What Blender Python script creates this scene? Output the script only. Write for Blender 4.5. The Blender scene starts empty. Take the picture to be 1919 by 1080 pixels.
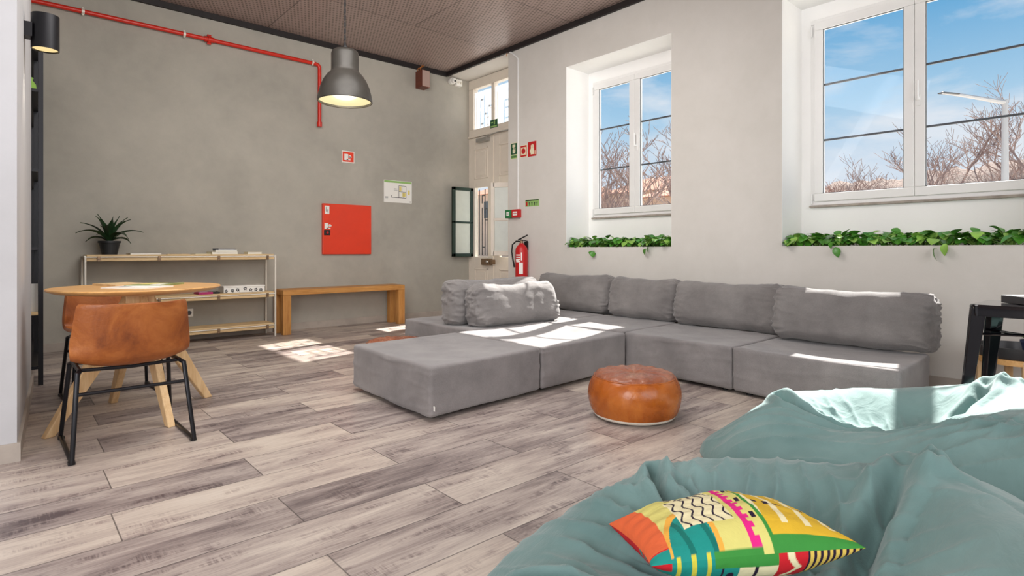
import bpy, bmesh, math, random
import numpy as np
from mathutils import Vector, Matrix, noise
R = math.radians
S_, C_ = math.sin(math.atan2(.664, .748)), math.cos(math.atan2(.664, .748))
sc = bpy.context.scene
COL = sc.collection

# ---------------------------------------------------------------- camera
cam = bpy.data.cameras.new('camera')
cam.sensor_width = 36.0
cam.lens = 36.0 * 1075 / 1919
cam.shift_y = -71 / 1919
cam.clip_end = 500
co = bpy.data.objects.new('camera', cam)
COL.objects.link(co)
co.location = (0, 0, 1.0)
co.rotation_euler = (R(90), 0, -math.atan2(S_, C_))
sc.camera = co

# ---------------------------------------------------------------- exposure
sc.view_settings.view_transform = 'Standard'
sc.view_settings.look = 'None'
sc.view_settings.exposure = 0.0
sc.view_settings.gamma = 1.0
sc.view_settings.use_curve_mapping = False
sc.cycles.use_denoising = True
sc.cycles.max_bounces = 10
sc.cycles.diffuse_bounces = 5
sc.cycles.transparent_max_bounces = 16
sc.cycles.sample_clamp_indirect = 6.0
sc.cycles.caustics_reflective = False
sc.cycles.caustics_refractive = False


# ---------------------------------------------------------------- node helpers
def srgb(r, g, b):
    def f(c):
        c /= 255.0
        return c / 12.92 if c <= .04045 else ((c + .055) / 1.055) ** 2.4
    return (f(r), f(g), f(b), 1.0)


class NT:
    def __init__(s, tree):
        s.t = tree

    def n(s, typ, **kw):
        nd = s.t.nodes.new(typ)
        for k, v in kw.items():
            if k.startswith('_'):
                setattr(nd, k[1:], v)
        return nd

    def set(s, nd, key, val):
        if isinstance(val, bpy.types.NodeSocket):
            s.t.links.new(val, nd.inputs[key])
        else:
            nd.inputs[key].default_value = val

    def math(s, op, a, b=0.0, c=0.0):
        nd = s.t.nodes.new('ShaderNodeMath')
        nd.operation = op
        s.set(nd, 0, a)
        s.set(nd, 1, b)
        s.set(nd, 2, c)
        return nd.outputs[0]

    def mix(s, f, a, b, mode='MIX'):
        nd = s.t.nodes.new('ShaderNodeMixRGB')
        nd.blend_type = mode
        s.set(nd, 0, f)
        s.set(nd, 1, a)
        s.set(nd, 2, b)
        return nd.outputs[0]

    def ramp(s, f, stops, interp='LINEAR'):
        nd = s.t.nodes.new('ShaderNodeValToRGB')
        nd.color_ramp.interpolation = interp
        el = nd.color_ramp.elements
        while len(el) < len(stops):
            el.new(.5)
        for e, (p, c) in zip(el, stops):
            e.position = p
            e.color = c if len(c) == 4 else (*c, 1)
        s.set(nd, 0, f)
        return nd.outputs[0]

    def noise(s, vec, scale, detail=3, rough=.5, dist=0.0):
        nd = s.t.nodes.new('ShaderNodeTexNoise')
        if vec is not None:
            s.set(nd, 'Vector', vec)
        s.set(nd, 'Scale', scale)
        s.set(nd, 'Detail', detail)
        s.set(nd, 'Roughness', rough)
        s.set(nd, 'Distortion', dist)
        return nd.outputs['Fac']

    def mapping(s, vec, scale=(1, 1, 1), rot=(0, 0, 0), loc=(0, 0, 0)):
        nd = s.t.nodes.new('ShaderNodeMapping')
        s.set(nd, 'Vector', vec)
        nd.inputs['Scale'].default_value = scale
        nd.inputs['Rotation'].default_value = rot
        nd.inputs['Location'].default_value = loc
        return nd.outputs[0]

    def coord(s, which='Object'):
        return s.t.nodes.new('ShaderNodeTexCoord').outputs[which]

    def pos(s):
        return s.t.nodes.new('ShaderNodeNewGeometry').outputs['Position']


def newmat(name):
    m = bpy.data.materials.new(name)
    m.use_nodes = True
    N = NT(m.node_tree)
    b = m.node_tree.nodes['Principled BSDF']
    return m, N, b


def bump(N, b, h, strength=.3, dist=.01):
    nd = N.t.nodes.new('ShaderNodeBump')
    N.set(nd, 'Height', h)
    nd.inputs['Strength'].default_value = strength
    nd.inputs['Distance'].default_value = dist
    N.t.links.new(nd.outputs[0], b.inputs['Normal'])


def pmat(name, col, rough=.5, metal=0.0, var=0.0, vs=6.0, bs=0.0, bd=.003, bscale=60, spec=.5, stretch=(1, 1, 1), coat=0.0):
    """plain procedural material: colour with soft mottling and a fine bump"""
    m, N, b = newmat(name)
    c = N.mapping(N.coord(), scale=stretch)
    f = N.noise(c, vs, 4, .6)
    d = tuple(x * (1 - var) for x in col[:3]) + (1,)
    l = tuple(min(1, x * (1 + var)) for x in col[:3]) + (1,)
    N.set(b, 'Base Color', N.ramp(f, [(.3, d), (.7, l)]))
    b.inputs['Roughness'].default_value = rough
    b.inputs['Metallic'].default_value = metal
    b.inputs['Specular IOR Level'].default_value = spec
    b.inputs['Coat Weight'].default_value = coat
    if bs:
        bump(N, b, N.noise(c, bscale, 4, .6), bs, bd)
    return m


def emat(name, col, s):
    m, N, b = newmat(name)
    b.inputs['Base Color'].default_value = (.02, .02, .02, 1)
    b.inputs['Emission Color'].default_value = col
    b.inputs['Emission Strength'].default_value = s
    return m


# ---------------------------------------------------------------- world, sun, fill lights
w = bpy.data.worlds.new('sky')
sc.world = w
w.use_nodes = True
W = NT(w.node_tree)
bg = w.node_tree.nodes['Background']
dirv = W.coord('Generated')
sep = W.n('ShaderNodeSeparateXYZ')
W.set(sep, 0, dirv)
el = sep.outputs[2]
sky = W.ramp(el, [(0.0, srgb(206, 208, 210)), (.02, srgb(232, 234, 240)), (.12, srgb(214, 227, 240)), (.22, srgb(168, 207, 234)), (.34, srgb(104, 172, 218)), (.55, srgb(84, 152, 208))])
cv = W.mapping(dirv, scale=(1.6, 1.6, 5.0), loc=(1.3, .4, .2))
cl = W.noise(cv, 2.3, 8, .58, .3)
clm = W.ramp(cl, [(.46, (0, 0, 0, 1)), (.64, (1, 1, 1, 1))])
skyc = W.mix(W.math('MULTIPLY', clm, .75), sky, srgb(238, 240, 244))
W.set(bg, 'Color', skyc)
bg.inputs['Strength'].default_value = 1.0

sun = bpy.data.lights.new('sun', 'SUN')
sun.energy = 17.0
sun.angle = R(.55)
sun.color = (1.0, .95, .88)
so = bpy.data.objects.new('sun', sun)
COL.objects.link(so)
so.location = (20, 5, 20)
so.rotation_euler = Vector((-1, -.235, -.985)).to_track_quat('-Z', 'Y').to_euler()


def area(name, loc, tgt, sx, sy, power, col=(1, 1, 1)):
    L = bpy.data.lights.new(name, 'AREA')
    L.shape = 'RECTANGLE'
    L.size, L.size_y = sx, sy
    L.energy = power
    L.color = col
    o = bpy.data.objects.new(name, L)
    COL.objects.link(o)
    o.location = loc
    o.rotation_euler = (Vector(tgt) - Vector(loc)).to_track_quat('-Z', 'Y').to_euler()
    return o


# added fill without a seen source, behind and left of the camera
area('fill_rear', (1.0, -2.9, 2.0), (1.8, 5, 1.9), 4.5, 2.4, 120, (.97, .98, 1.0))
area('fill_left', (-2.9, .6, 1.9), (2.6, 5.5, 1.9), 4.0, 2.4, 250, (.98, .98, 1.0))
# added fill above the view, down into the room and up at the ceiling
area('fill_from_above', (1.9, 3.3, 3.4), (2.2, 4.4, 0), 2.6, 2.6, 105, (1.0, .98, .95))
area('fill_to_ceiling', (1.6, 2.9, 2.75), (2.4, 4.4, 3.7), 2.0, 2.0, 30, (1.0, .96, .92))


# ---------------------------------------------------------------- mesh helpers
class MB:
    """collects shapes; build() links them as one mesh object"""
    def __init__(s):
        s.v, s.f, s.m = [], [], []

    def add(s, vs, fs, mi=0):
        o = len(s.v)
        s.v += [tuple(p) for p in vs]
        s.f += [tuple(i + o for i in f) for f in fs]
        s.m += [mi] * len(fs)
        return s

    def box(s, x0, x1, y0, y1, z0, z1, mi=0):
        v = [(x, y, z) for z in (z0, z1) for y in (y0, y1) for x in (x0, x1)]
        return s.add(v, [(0, 2, 3, 1), (4, 5, 7, 6), (0, 1, 5, 4), (2, 6, 7, 3), (0, 4, 6, 2), (1, 3, 7, 5)], mi)

    def obox(s, c, ux, uy, uz, mi=0):
        c, ux, uy, uz = map(Vector, (c, ux, uy, uz))
        v = [c + a * ux + b * uy + d * uz for d in (-1, 1) for b in (-1, 1) for a in (-1, 1)]
        return s.add(v, [(0, 2, 3, 1), (4, 5, 7, 6), (0, 1, 5, 4), (2, 6, 7, 3), (0, 4, 6, 2), (1, 3, 7, 5)], mi)

    def quadprism(s, q, z0, z1, mi=0):
        n = len(q)
        v = [(x, y, z0) for x, y in q] + [(x, y, z1) for x, y in q]
        f = [tuple(range(n))[::-1], tuple(range(n, 2 * n))]
        f += [(i, (i + 1) % n, n + (i + 1) % n, n + i) for i in range(n)]
        return s.add(v, f, mi)

    def tube(s, pts, r, n=10, mi=0, cap=True):
        pts = [Vector(p) for p in pts]
        rs = r if isinstance(r, (list, tuple)) else [r] * len(pts)
        vs, fs = [], []
        prev = None
        for i, p in enumerate(pts):
            if i == 0:
                t = pts[1] - p
            elif i == len(pts) - 1:
                t = p - pts[i - 1]
            else:
                t = (pts[i + 1] - p).normalized() + (p - pts[i - 1]).normalized()
            t.normalize()
            if prev is None:
                a = t.orthogonal().normalized()
            else:
                a = (prev - t * prev.dot(t))
                a = a.normalized() if a.length > 1e-6 else t.orthogonal().normalized()
            prev = a
            b = t.cross(a)
            k = 1.0
            if 0 < i < len(pts) - 1:
                cs = max(.5, (pts[i + 1] - p).normalized().dot(t))
                k = 1 / cs
            for j in range(n):
                an = 2 * math.pi * j / n
                vs.append(p + (a * math.cos(an) + b * math.sin(an)) * rs[i] * (k if k < 1.3 else 1))
        for i in range(len(pts) - 1):
            for j in range(n):
                fs.append((i * n + j, i * n + (j + 1) % n, (i + 1) * n + (j + 1) % n, (i + 1) * n + j))
        if cap:
            fs.append(tuple(range(n))[::-1])
            fs.append(tuple(range((len(pts) - 1) * n, len(pts) * n)))
        return s.add(vs, fs, mi)

    def lathe(s, prof, c=(0, 0, 0), n=40, mi=0, M=None):
        vs, fs = [], []
        for r, z in prof:
            for j in range(n):
                a = 2 * math.pi * j / n
                p = Vector((r * math.cos(a), r * math.sin(a), z))
                if M is not None:
                    p = M @ p
                vs.append(p + Vector(c))
        for i in range(len(prof) - 1):
            for j in range(n):
                fs.append((i * n + j, i * n + (j + 1) % n, (i + 1) * n + (j + 1) % n, (i + 1) * n + j))
        if prof[0][0] > 1e-5:
            fs.append(tuple(range(n))[::-1])
        if prof[-1][0] > 1e-5:
            fs.append(tuple(range((len(prof) - 1) * n, len(prof) * n)))
        return s.add(vs, fs, mi)

    def build(s, name, mats, parent=None, smooth=False, bevel=0.0, seg=2, subsurf=0, merge=False):
        me = bpy.data.meshes.new(name)
        me.from_pydata(s.v, [], s.f)
        if not isinstance(mats, (list, tuple)):
            mats = [mats]
        for m in mats:
            me.materials.append(m)
        me.polygons.foreach_set('material_index', s.m)
        bm = bmesh.new()
        bm.from_mesh(me)
        if merge:
            bmesh.ops.remove_doubles(bm, verts=bm.verts, dist=1e-5)
        bmesh.ops.recalc_face_normals(bm, faces=bm.faces)
        bm.to_mesh(me)
        bm.free()
        if smooth:
            me.polygons.foreach_set('use_smooth', [True] * len(me.polygons))
            if smooth == 'auto':
                me.set_sharp_from_angle(angle=R(40))
        me.update()
        o = bpy.data.objects.new(name, me)
        COL.objects.link(o)
        if parent is not None:
            o.parent = parent
            o.matrix_parent_inverse = Matrix.Translation(-Vector(parent['org'])) if 'org' in parent else Matrix()
        if bevel:
            md = o.modifiers.new('bevel', 'BEVEL')
            md.width = bevel
            md.segments = seg
            md.limit_method = 'ANGLE'
            md.harden_normals = False
        if subsurf:
            md = o.modifiers.new('sub', 'SUBSURF')
            md.levels = md.render_levels = subsurf
        return o


def tag(o, label=None, cat=None, group=None, kind=None):
    if label:
        o['label'] = label
    if cat:
        o['category'] = cat
    if group:
        o['group'] = group
    if kind:
        o['kind'] = kind
    return o


def thing(name, label, cat, loc=(0, 0, 0), group=None, kind=None):
    """an Empty at the thing's base; parts are given in world coordinates"""
    o = bpy.data.objects.new(name, None)
    o.empty_display_size = .05
    COL.objects.link(o)
    o.location = loc
    o['org'] = tuple(loc)
    return tag(o, label, cat, group, kind)


def struct(o):
    o['kind'] = 'structure'
    return o


def strip_org():
    for o in bpy.data.objects:
        if 'org' in o:
            del o['org']


def at(lat, d, z=0.0):
    """point given as metres to the right of and ahead of the tripod, on the room's axes"""
    return (S_ * d + C_ * lat, C_ * d - S_ * lat, z)


def fbm(p, o=4):
    return noise.fractal(Vector(p), 1.0, 2.0, o)


# ---------------------------------------------------------------- materials
def mat_floor():
    m, N, b = newmat('plank_floor')
    p = N.n('ShaderNodeSeparateXYZ')
    N.set(p, 0, N.pos())
    X, Y = p.outputs[0], p.outputs[1]
    wd, ln = .275, 1.08
    yr = N.math('DIVIDE', N.math('SUBTRACT', Y, .16), wd)
    row = N.math('FLOOR', yr)
    off = N.math('MULTIPLY', N.math('SUBTRACT', row, 7.0), .557)
    xr = N.math('DIVIDE', N.math('SUBTRACT', N.math('SUBTRACT', X, .83), off), ln)
    colm = N.math('FLOOR', xr)
    wn2 = N.n('ShaderNodeTexWhiteNoise', _noise_dimensions='2D')
    cb = N.n('ShaderNodeCombineXYZ')
    N.set(cb, 0, row)
    N.set(cb, 1, colm)
    N.set(wn2, 'Vector', cb.outputs[0])
    rnd = wn2.outputs[0]
    # grain, stretched along the board, different on every board
    off2 = N.n('ShaderNodeCombineXYZ')
    N.set(off2, 0, N.math('MULTIPLY', rnd, 37.0))
    N.set(off2, 1, N.math('MULTIPLY', rnd, 91.0))
    va = N.n('ShaderNodeVectorMath', _operation='ADD')
    N.set(va, 0, N.pos())
    N.set(va, 1, off2.outputs[0])
    v = va.outputs[0]
    cloud = N.noise(N.mapping(v, (1.1, 5.0, 1)), 1.6, 5, .62, .4)
    grain = N.noise(N.mapping(v, (2.2, 60, 1)), 2.0, 5, .7)
    saw = N.noise(N.mapping(v, (75, 4.5, 1)), 1.0, 3, .7)
    blot = N.noise(N.mapping(v, (2.2, 7.5, 1)), 1.8, 4, .7)
    f = N.math('ADD', N.math('MULTIPLY', rnd, .30), N.math('MULTIPLY', cloud, 1.0))
    f = N.math('ADD', f, N.math('MULTIPLY', N.math('SUBTRACT', grain, .5), .55))
    f = N.math('SUBTRACT', f, .20)
    dark = N.ramp(blot, [(.52, (0, 0, 0, 1)), (.66, (1, 1, 1, 1))])
    sawm = N.math('MULTIPLY', dark, N.ramp(saw, [(.42, (1, 1, 1, 1)), (.62, (0, 0, 0, 1))]))
    f = N.math('SUBTRACT', f, N.math('MULTIPLY', sawm, .26))
    c = N.ramp(f, [(.08, srgb(88, 77, 78)), (.25, srgb(130, 118, 115)), (.42, srgb(168, 156, 150)), (.62, srgb(198, 188, 178)), (.85, srgb(212, 204, 194))])
    warm = N.mix(N.math('MULTIPLY', wn2.outputs[0], .5), c, (1.0, .93, .86, 1), 'MULTIPLY')
    # seams
    fy = N.math('FRACT', yr)
    fx = N.math('FRACT', xr)
    ey = N.math('MULTIPLY', N.math('MINIMUM', fy, N.math('SUBTRACT', 1.0, fy)), wd)
    ex = N.math('MULTIPLY', N.math('MINIMUM', fx, N.math('SUBTRACT', 1.0, fx)), ln)
    e = N.math('MINIMUM', ex, ey)
    seam = N.ramp(N.math('DIVIDE', e, .0055), [(.2, (1, 1, 1, 1)), (.6, (0, 0, 0, 1))])
    fin = N.mix(N.math('MULTIPLY', seam, .75), warm, srgb(48, 42, 42))
    N.set(b, 'Base Color', fin)
    N.set(b, 'Roughness', N.ramp(cloud, [(.3, (.46,) * 3 + (1,)), (.7, (.34,) * 3 + (1,))]))
    b.inputs['Specular IOR Level'].default_value = .5
    h = N.math('SUBTRACT', N.math('MULTIPLY', grain, .3), seam)
    bump(N, b, h, .25, .003)
    return m


def mat_wall(name, c0, c1, rough=.8):
    m, N, b = newmat(name)
    p = N.pos()
    a = N.noise(p, .9, 5, .6, .3)
    c = N.noise(p, 9, 4, .6)
    f = N.math('ADD', N.math('MULTIPLY', a, .8), N.math('MULTIPLY', c, .2))
    N.set(b, 'Base Color', N.ramp(f, [(.35, c0), (.65, c1)]))
    b.inputs['Roughness'].default_value = rough
    bump(N, b, N.noise(p, 45, 5, .6), .12, .006)
    return m


def mat_ceiling():
    m, N, b = newmat('mesh_ceiling_panels')
    p = N.pos()
    br = N.n('ShaderNodeTexBrick')
    N.set(br, 'Vector', N.mapping(p, loc=(2.8, .62, 0)))
    br.offset = .5
    br.inputs['Scale'].default_value = 1.0
    br.inputs['Brick Width'].default_value = 2.6
    br.inputs['Row Height'].default_value = 1.31
    br.inputs['Mortar Size'].default_value = .006
    br.inputs['Color1'].default_value = srgb(176, 156, 148)
    br.inputs['Color2'].default_value = srgb(160, 141, 134)
    br.inputs['Mortar'].default_value = srgb(60, 50, 48)
    vo = N.n('ShaderNodeTexVoronoi', _voronoi_dimensions='2D')
    N.set(vo, 'Vector', N.mapping(p, (1.4, .75, 1), rot=(0, 0, R(38))))
    vo.inputs['Scale'].default_value = 22
    vo.inputs['Randomness'].default_value = 0.0
    hole = N.ramp(vo.outputs['Distance'], [(.22, (1, 1, 1, 1)), (.36, (0, 0, 0, 1))])
    mott = N.noise(p, 1.3, 4, .6)
    c = N.mix(N.math('MULTIPLY', mott, .5), br.outputs['Color'], srgb(200, 176, 166))
    c = N.mix(N.math('MULTIPLY', hole, .62), c, srgb(48, 41, 40))
    N.set(b, 'Base Color', c)
    b.inputs['Roughness'].default_value = .42
    b.inputs['Metallic'].default_value = .15
    bump(N, b, hole, .2, .003)
    return m


def mat_fabric(name, c0, c1, rough=.95, weave=420, wr=.0, sheen=.3):
    m, N, b = newmat(name)
    p = N.coord()
    a = N.noise(p, 3.5, 4, .6)
    wv = N.noise(p, weave, 2, .7)
    f = N.math('ADD', N.math('MULTIPLY', a, .5), N.math('MULTIPLY', wv, .5))
    N.set(b, 'Base Color', N.ramp(f, [(.36, c0), (.64, c1)]))
    b.inputs['Roughness'].default_value = rough
    b.inputs['Specular IOR Level'].default_value = .15
    b.inputs['Sheen Weight'].default_value = sheen
    b.inputs['Sheen Roughness'].default_value = .5
    h = N.math('MULTIPLY', wv, .15)
    if wr:
        fold = N.noise(N.mapping(p, (1, 1, 1)), 7, 4, .55, 1.2)
        h = N.math('ADD', h, N.math('MULTIPLY', fold, wr))
    bump(N, b, h, .5, .012)
    return m


def mat_wood(name, c0, c1, axis='x', rough=.5, scale=1.0):
    m, N, b = newmat(name)
    st = {'x': (1.5, 16, 16), 'y': (16, 1.5, 16), 'z': (16, 16, 1.5)}[axis]
    v = N.mapping(N.coord(), st)
    g = N.noise(v, 1.6 * scale, 6, .65, .6)
    k = N.noise(N.mapping(N.coord(), tuple(t * 3 for t in st)), 3 * scale, 3, .6)
    f = N.math('ADD', N.math('MULTIPLY', g, .75), N.math('MULTIPLY', k, .25))
    N.set(b, 'Base Color', N.ramp(f, [(.34, c0), (.62, c1)]))
    b.inputs['Roughness'].default_value = rough
    bump(N, b, k, .1, .002)
    return m


def mat_leather(name, c0, c1, c2, rough=.4, crack=.4):
    m, N, b = newmat(name)
    p = N.coord()
    a = N.noise(p, 5, 6, .65, .6)
    N.set(b, 'Base Color', N.ramp(a, [(.32, c0), (.5, c1), (.68, c2)]))
    N.set(b, 'Roughness', N.ramp(N.noise(p, 14, 3, .6), [(.3, (rough - .1,) * 3 + (1,)), (.7, (rough + .12,) * 3 + (1,))]))
    h = N.math('ADD', N.noise(p, 90, 3, .6), N.math('MULTIPLY', N.noise(p, 16, 4, .6, 1.5), 2.0))
    bump(N, b, h, crack, .005)
    return m


def mat_glass(name, tint=(1, 1, 1, 1), gl=.06):
    m = bpy.data.materials.new(name)
    m.use_nodes = True
    t = m.node_tree
    t.nodes.clear()
    o = t.nodes.new('ShaderNodeOutputMaterial')
    mx = t.nodes.new('ShaderNodeMixShader')
    tr = t.nodes.new('ShaderNodeBsdfTransparent')
    gs = t.nodes.new('ShaderNodeBsdfGlossy')
    gs.inputs['Roughness'].default_value = .02
    tr.inputs['Color'].default_value = tint
    mx.inputs[0].default_value = gl
    t.links.new(tr.outputs[0], mx.inputs[1])
    t.links.new(gs.outputs[0], mx.inputs[2])
    t.links.new(mx.outputs[0], o.inputs[0])
    return m


M = {}
M['floor'] = mat_floor()
M['grey_wall'] = mat_wall('grey_plaster', srgb(160, 156, 146), srgb(180, 175, 164))
M['white_wall'] = mat_wall('white_plaster', srgb(204, 200, 193), srgb(214, 210, 204))
M['reveal'] = mat_wall('white_reveal_lightened', srgb(246, 245, 243), srgb(250, 249, 247))  # window recess white, lightened to carry the scattered daylight
M['left_wall'] = mat_wall('pale_grey_paint', srgb(182, 182, 184), srgb(192, 192, 195))
M['ceiling'] = mat_ceiling()
M['black_gap'] = pmat('black_gap_shade', srgb(30, 24, 24), .6, var=.2)
M['tile_base'] = pmat('grey_tile_skirting', srgb(172, 162, 152), .5, var=.12, vs=5, bs=.1)
M['upvc'] = pmat('white_window_frame', srgb(236, 235, 233), .35, var=.02)
M['muntin'] = pmat('dark_grey_bar', srgb(78, 80, 84), .5)
M['sill'] = pmat('grey_stone_sill', srgb(160, 150, 140), .7, var=.25, vs=12, bs=.2)
M['glass'] = mat_glass('window_glass', (.98, .99, 1, 1), .012)
M['frost_thin'] = None
M['frost'] = pmat('frosted_glass', srgb(196, 200, 190), .25, var=.05)
M['door_paint'] = pmat('cream_door_paint', srgb(226, 216, 202), .45, var=.04)
M['green_paint'] = pmat('dark_green_paint', srgb(24, 48, 38), .4, var=.15)
M['iron'] = pmat('wrought_iron', srgb(60, 56, 54), .5, .4)
M['brass'] = pmat('worn_brass_lock', srgb(140, 116, 92), .4, .7, var=.2)
M['steel'] = pmat('brushed_steel', srgb(180, 178, 174), .35, .8, var=.05)
M['chrome'] = pmat('chrome', srgb(210, 210, 210), .15, 1.0)
M['sofa'] = mat_fabric('grey_sofa_fabric', srgb(110, 106, 106), srgb(145, 140, 139), wr=.55)
M['cushion'] = mat_fabric('grey_cushion_fabric', srgb(107, 103, 102), srgb(139, 135, 133), wr=1.2)
M['dark'] = pmat('black_plastic', srgb(24, 24, 26), .5, var=.1)
M['tan'] = mat_leather('tan_leather', srgb(112, 54, 18), srgb(150, 82, 32), srgb(178, 108, 52), .42, .22)
M['pouf'] = mat_leather('orange_pouf_leather', srgb(134, 64, 16), srgb(168, 88, 26), srgb(192, 112, 44), .26, .12)
M['pouf_top'] = mat_leather('worn_brown_pouf_leather', srgb(120, 66, 46), srgb(148, 88, 62), srgb(176, 124, 98), .24, .5)
M['canvas'] = mat_fabric('cream_canvas', srgb(206, 196, 180), srgb(222, 214, 200))
M['blackmetal'] = pmat('black_powder_coat', srgb(30, 30, 34), .35, .5)
M['oak'] = mat_wood('light_oak_top', srgb(200, 146, 84), srgb(226, 178, 116), 'x', .35)
M['ply'] = mat_wood('pale_birch', srgb(206, 166, 116), srgb(230, 198, 152), 'z', .5)
M['pine'] = mat_wood('pale_pine_board', srgb(190, 158, 112), srgb(224, 196, 150), 'x', .6)
M['benchx'] = mat_wood('bench_oak', srgb(168, 112, 52), srgb(204, 150, 84), 'x', .5)
M['benchz'] = mat_wood('bench_oak_leg', srgb(160, 104, 46), srgb(200, 146, 80), 'z', .5)
M['cream_metal'] = pmat('cream_tube', srgb(222, 216, 204), .4, .1)
M['red'] = pmat('signal_red_paint', srgb(226, 62, 32), .35, var=.06, vs=3)
M['redpipe'] = pmat('red_pipe_paint', srgb(206, 40, 22), .35, var=.06)
M['redplastic'] = pmat('red_plastic', srgb(190, 28, 30), .4)
M['greenplastic'] = pmat('green_plastic', srgb(30, 120, 66), .4)
M['white'] = pmat('white_print', srgb(236, 234, 228), .5)
M['paper'] = pmat('paper', srgb(232, 230, 224), .7, var=.03, vs=20)
M['cream'] = pmat('cream_print', srgb(230, 222, 190), .5)
M['signgreen'] = pmat('sign_green', srgb(24, 84, 52), .5)
M['limegreen'] = pmat('lime_green_print', srgb(146, 186, 108), .5)
M['darkgreen'] = pmat('dark_ink', srgb(44, 56, 44), .6)
M['yellowprint'] = pmat('yellow_print', srgb(222, 206, 120), .6)
M['olive'] = pmat('olive_cover', srgb(136, 146, 92), .5, var=.25, vs=14)
M['leafdark'] = pmat('dark_green_leaf', srgb(34, 62, 34), .4, var=.35, vs=9)
M['leaf'] = pmat('fresh_green_leaf', srgb(74, 136, 44), .32, var=.45, vs=7)
M['leafpale'] = pmat('pale_green_leaf', srgb(140, 184, 84), .32, var=.3, vs=7)
M['soil'] = pmat('potting_soil', srgb(82, 58, 36), .95, var=.4, vs=30, bs=.6, bd=.01)
M['pot'] = pmat('black_pot_plastic', srgb(34, 36, 38), .5)
M['lampshade'] = pmat('dark_grey_lamp_metal', srgb(60, 57, 53), .4, .2, var=.35, vs=4)
M['lampglow'] = emat('lit_lamp_inside', srgb(255, 240, 180), .95)
M['sconceglow'] = emat('lit_sconce_inside', srgb(255, 226, 160), 1.0)
M['woodbox'] = pmat('brown_speaker_veneer', srgb(104, 46, 28), .4, var=.2, stretch=(1, 1, 8))
M['speakergrille'] = pmat('pinkish_speaker_cloth', srgb(176, 150, 140), .9)
M['orangewire'] = pmat('orange_cable', srgb(200, 120, 50), .5)
M['blackwire'] = pmat('black_cable', srgb(20, 18, 18), .6)
M['gloss_black'] = pmat('glossy_black_sheet_metal', srgb(14, 14, 20), .12, .3, coat=.6)
M['darkgreymetal'] = pmat('dark_grey_enamel', srgb(70, 70, 72), .35, .4)
M['navy'] = pmat('navy_cover', srgb(40, 52, 84), .5)
M['magenta'] = pmat('magenta_cover', srgb(178, 40, 104), .5)
M['bark'] = pmat('bare_tree_bark', srgb(128, 108, 104), .9, var=.2)
M['lampost'] = pmat('weathered_lamp_post', srgb(190, 186, 184), .6)
M['asphalt'] = pmat('pale_paving', srgb(206, 202, 194), .9, var=.1, vs=1)
M['beige_house'] = pmat('sandy_house_wall', srgb(206, 178, 156), .9, var=.12, vs=.6)
M['rooftile'] = pmat('terracotta_roof', srgb(178, 120, 92), .9, var=.2, vs=2)
M['hedge'] = pmat('brown_hillside', srgb(132, 112, 100), 1.0, var=.3, vs=1.5, bs=.8, bd=.2, bscale=4)
M['twig'] = pmat('pale_twigs', srgb(150, 128, 120), .9)

def mat_film():
    m = bpy.data.materials.new('frosted_transom_film')
    m.use_nodes = True
    t = m.node_tree
    t.nodes.clear()
    o = t.nodes.new('ShaderNodeOutputMaterial')
    mx = t.nodes.new('ShaderNodeMixShader')
    tr = t.nodes.new('ShaderNodeBsdfTransparent')
    tl = t.nodes.new('ShaderNodeBsdfTranslucent')
    tl.inputs['Color'].default_value = (.9, .9, .92, 1)
    mx.inputs[0].default_value = .14
    t.links.new(tr.outputs[0], mx.inputs[1])
    t.links.new(tl.outputs[0], mx.inputs[2])
    t.links.new(mx.outputs[0], o.inputs[0])
    return m


M['frost_thin'] = mat_film()

# ---------------------------------------------------------------- the setting
XW, XD, YB, ZC = 5.06, 5.47, 7.19, 3.70
b = MB()
b.box(-3.2, 5.66, -3.2, 7.6, -.1, 0)
struct(b.build('floor', M['floor']))
b = MB()
b.box(-3.2, 5.56, -3.2, 7.4, ZC, ZC + .15)
struct(b.build('ceiling', M['ceiling']))
b = MB()
b.box(-3.4, 5.66, YB, YB + .2, 0, ZC)
struct(b.build('wall_back', M['grey_wall']))
b = MB()
b.box(-3.4, 5.56, -3.4, -3.2, 0, ZC)
struct(b.build('wall_rear', M['white_wall']))
b = MB()
b.box(-3.4, -3.2, -3.2, 3.59, 0, ZC)
b.quadprism([(-3.2, 3.59), (.05, 3.59), (.155, 5.46), (-.12, 5.46), (-.12, 7.19), (-3.2, 7.19)], 0, ZC)
struct(b.build('wall_left', M['left_wall']))

REC = [(3.27, 4.72), (.43, 2.17)]
ZR0, ZR1, ZF0, ZF1 = 1.035, 3.20, 1.40, 3.07
FR = [(3.37, 4.645), (.50, 2.085)]
b = MB()
ys = [-3.2, .43, 2.17, 3.27, 4.72, 5.775]
for y0, y1 in ((-3.2, .43), (2.17, 3.27), (4.72, 5.775)):
    b.box(XW, 5.56, y0, y1, 0, ZC)
for (y0, y1), (f0, f1) in zip(REC, FR):
    b.box(XW, 5.56, y0, y1, 0, .90)
    b.box(XW, XW + .035, y0, y1, .90, ZR0)
    b.box(XW, 5.56, y0, y1, ZR1, ZC)
    b.box(XD, 5.56, y0, y1, .90, ZF0, 1)
    b.box(XD, 5.56, y0, y1, ZF1, ZR1, 1)
    b.box(XD, 5.56, y0, f0, ZF0, ZF1, 1)
    b.box(XD, 5.56, f1, y1, ZF0, ZF1, 1)
    # lightened reveals
    b.box(XW + .002, XD, y1 - .003, y1 + .001, ZR0, ZR1, 1)
    b.box(XW + .002, XD, y0 - .001, y0 + .003, ZR0, ZR1, 1)
    b.box(XW + .002, XD, y0, y1, ZR1 - .003, ZR1 + .001, 1)
b.box(XW, 5.56, 5.775, 7.19, 3.645, ZC)
struct(b.build('wall_right', [M['white_wall'], M['reveal']]))

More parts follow.
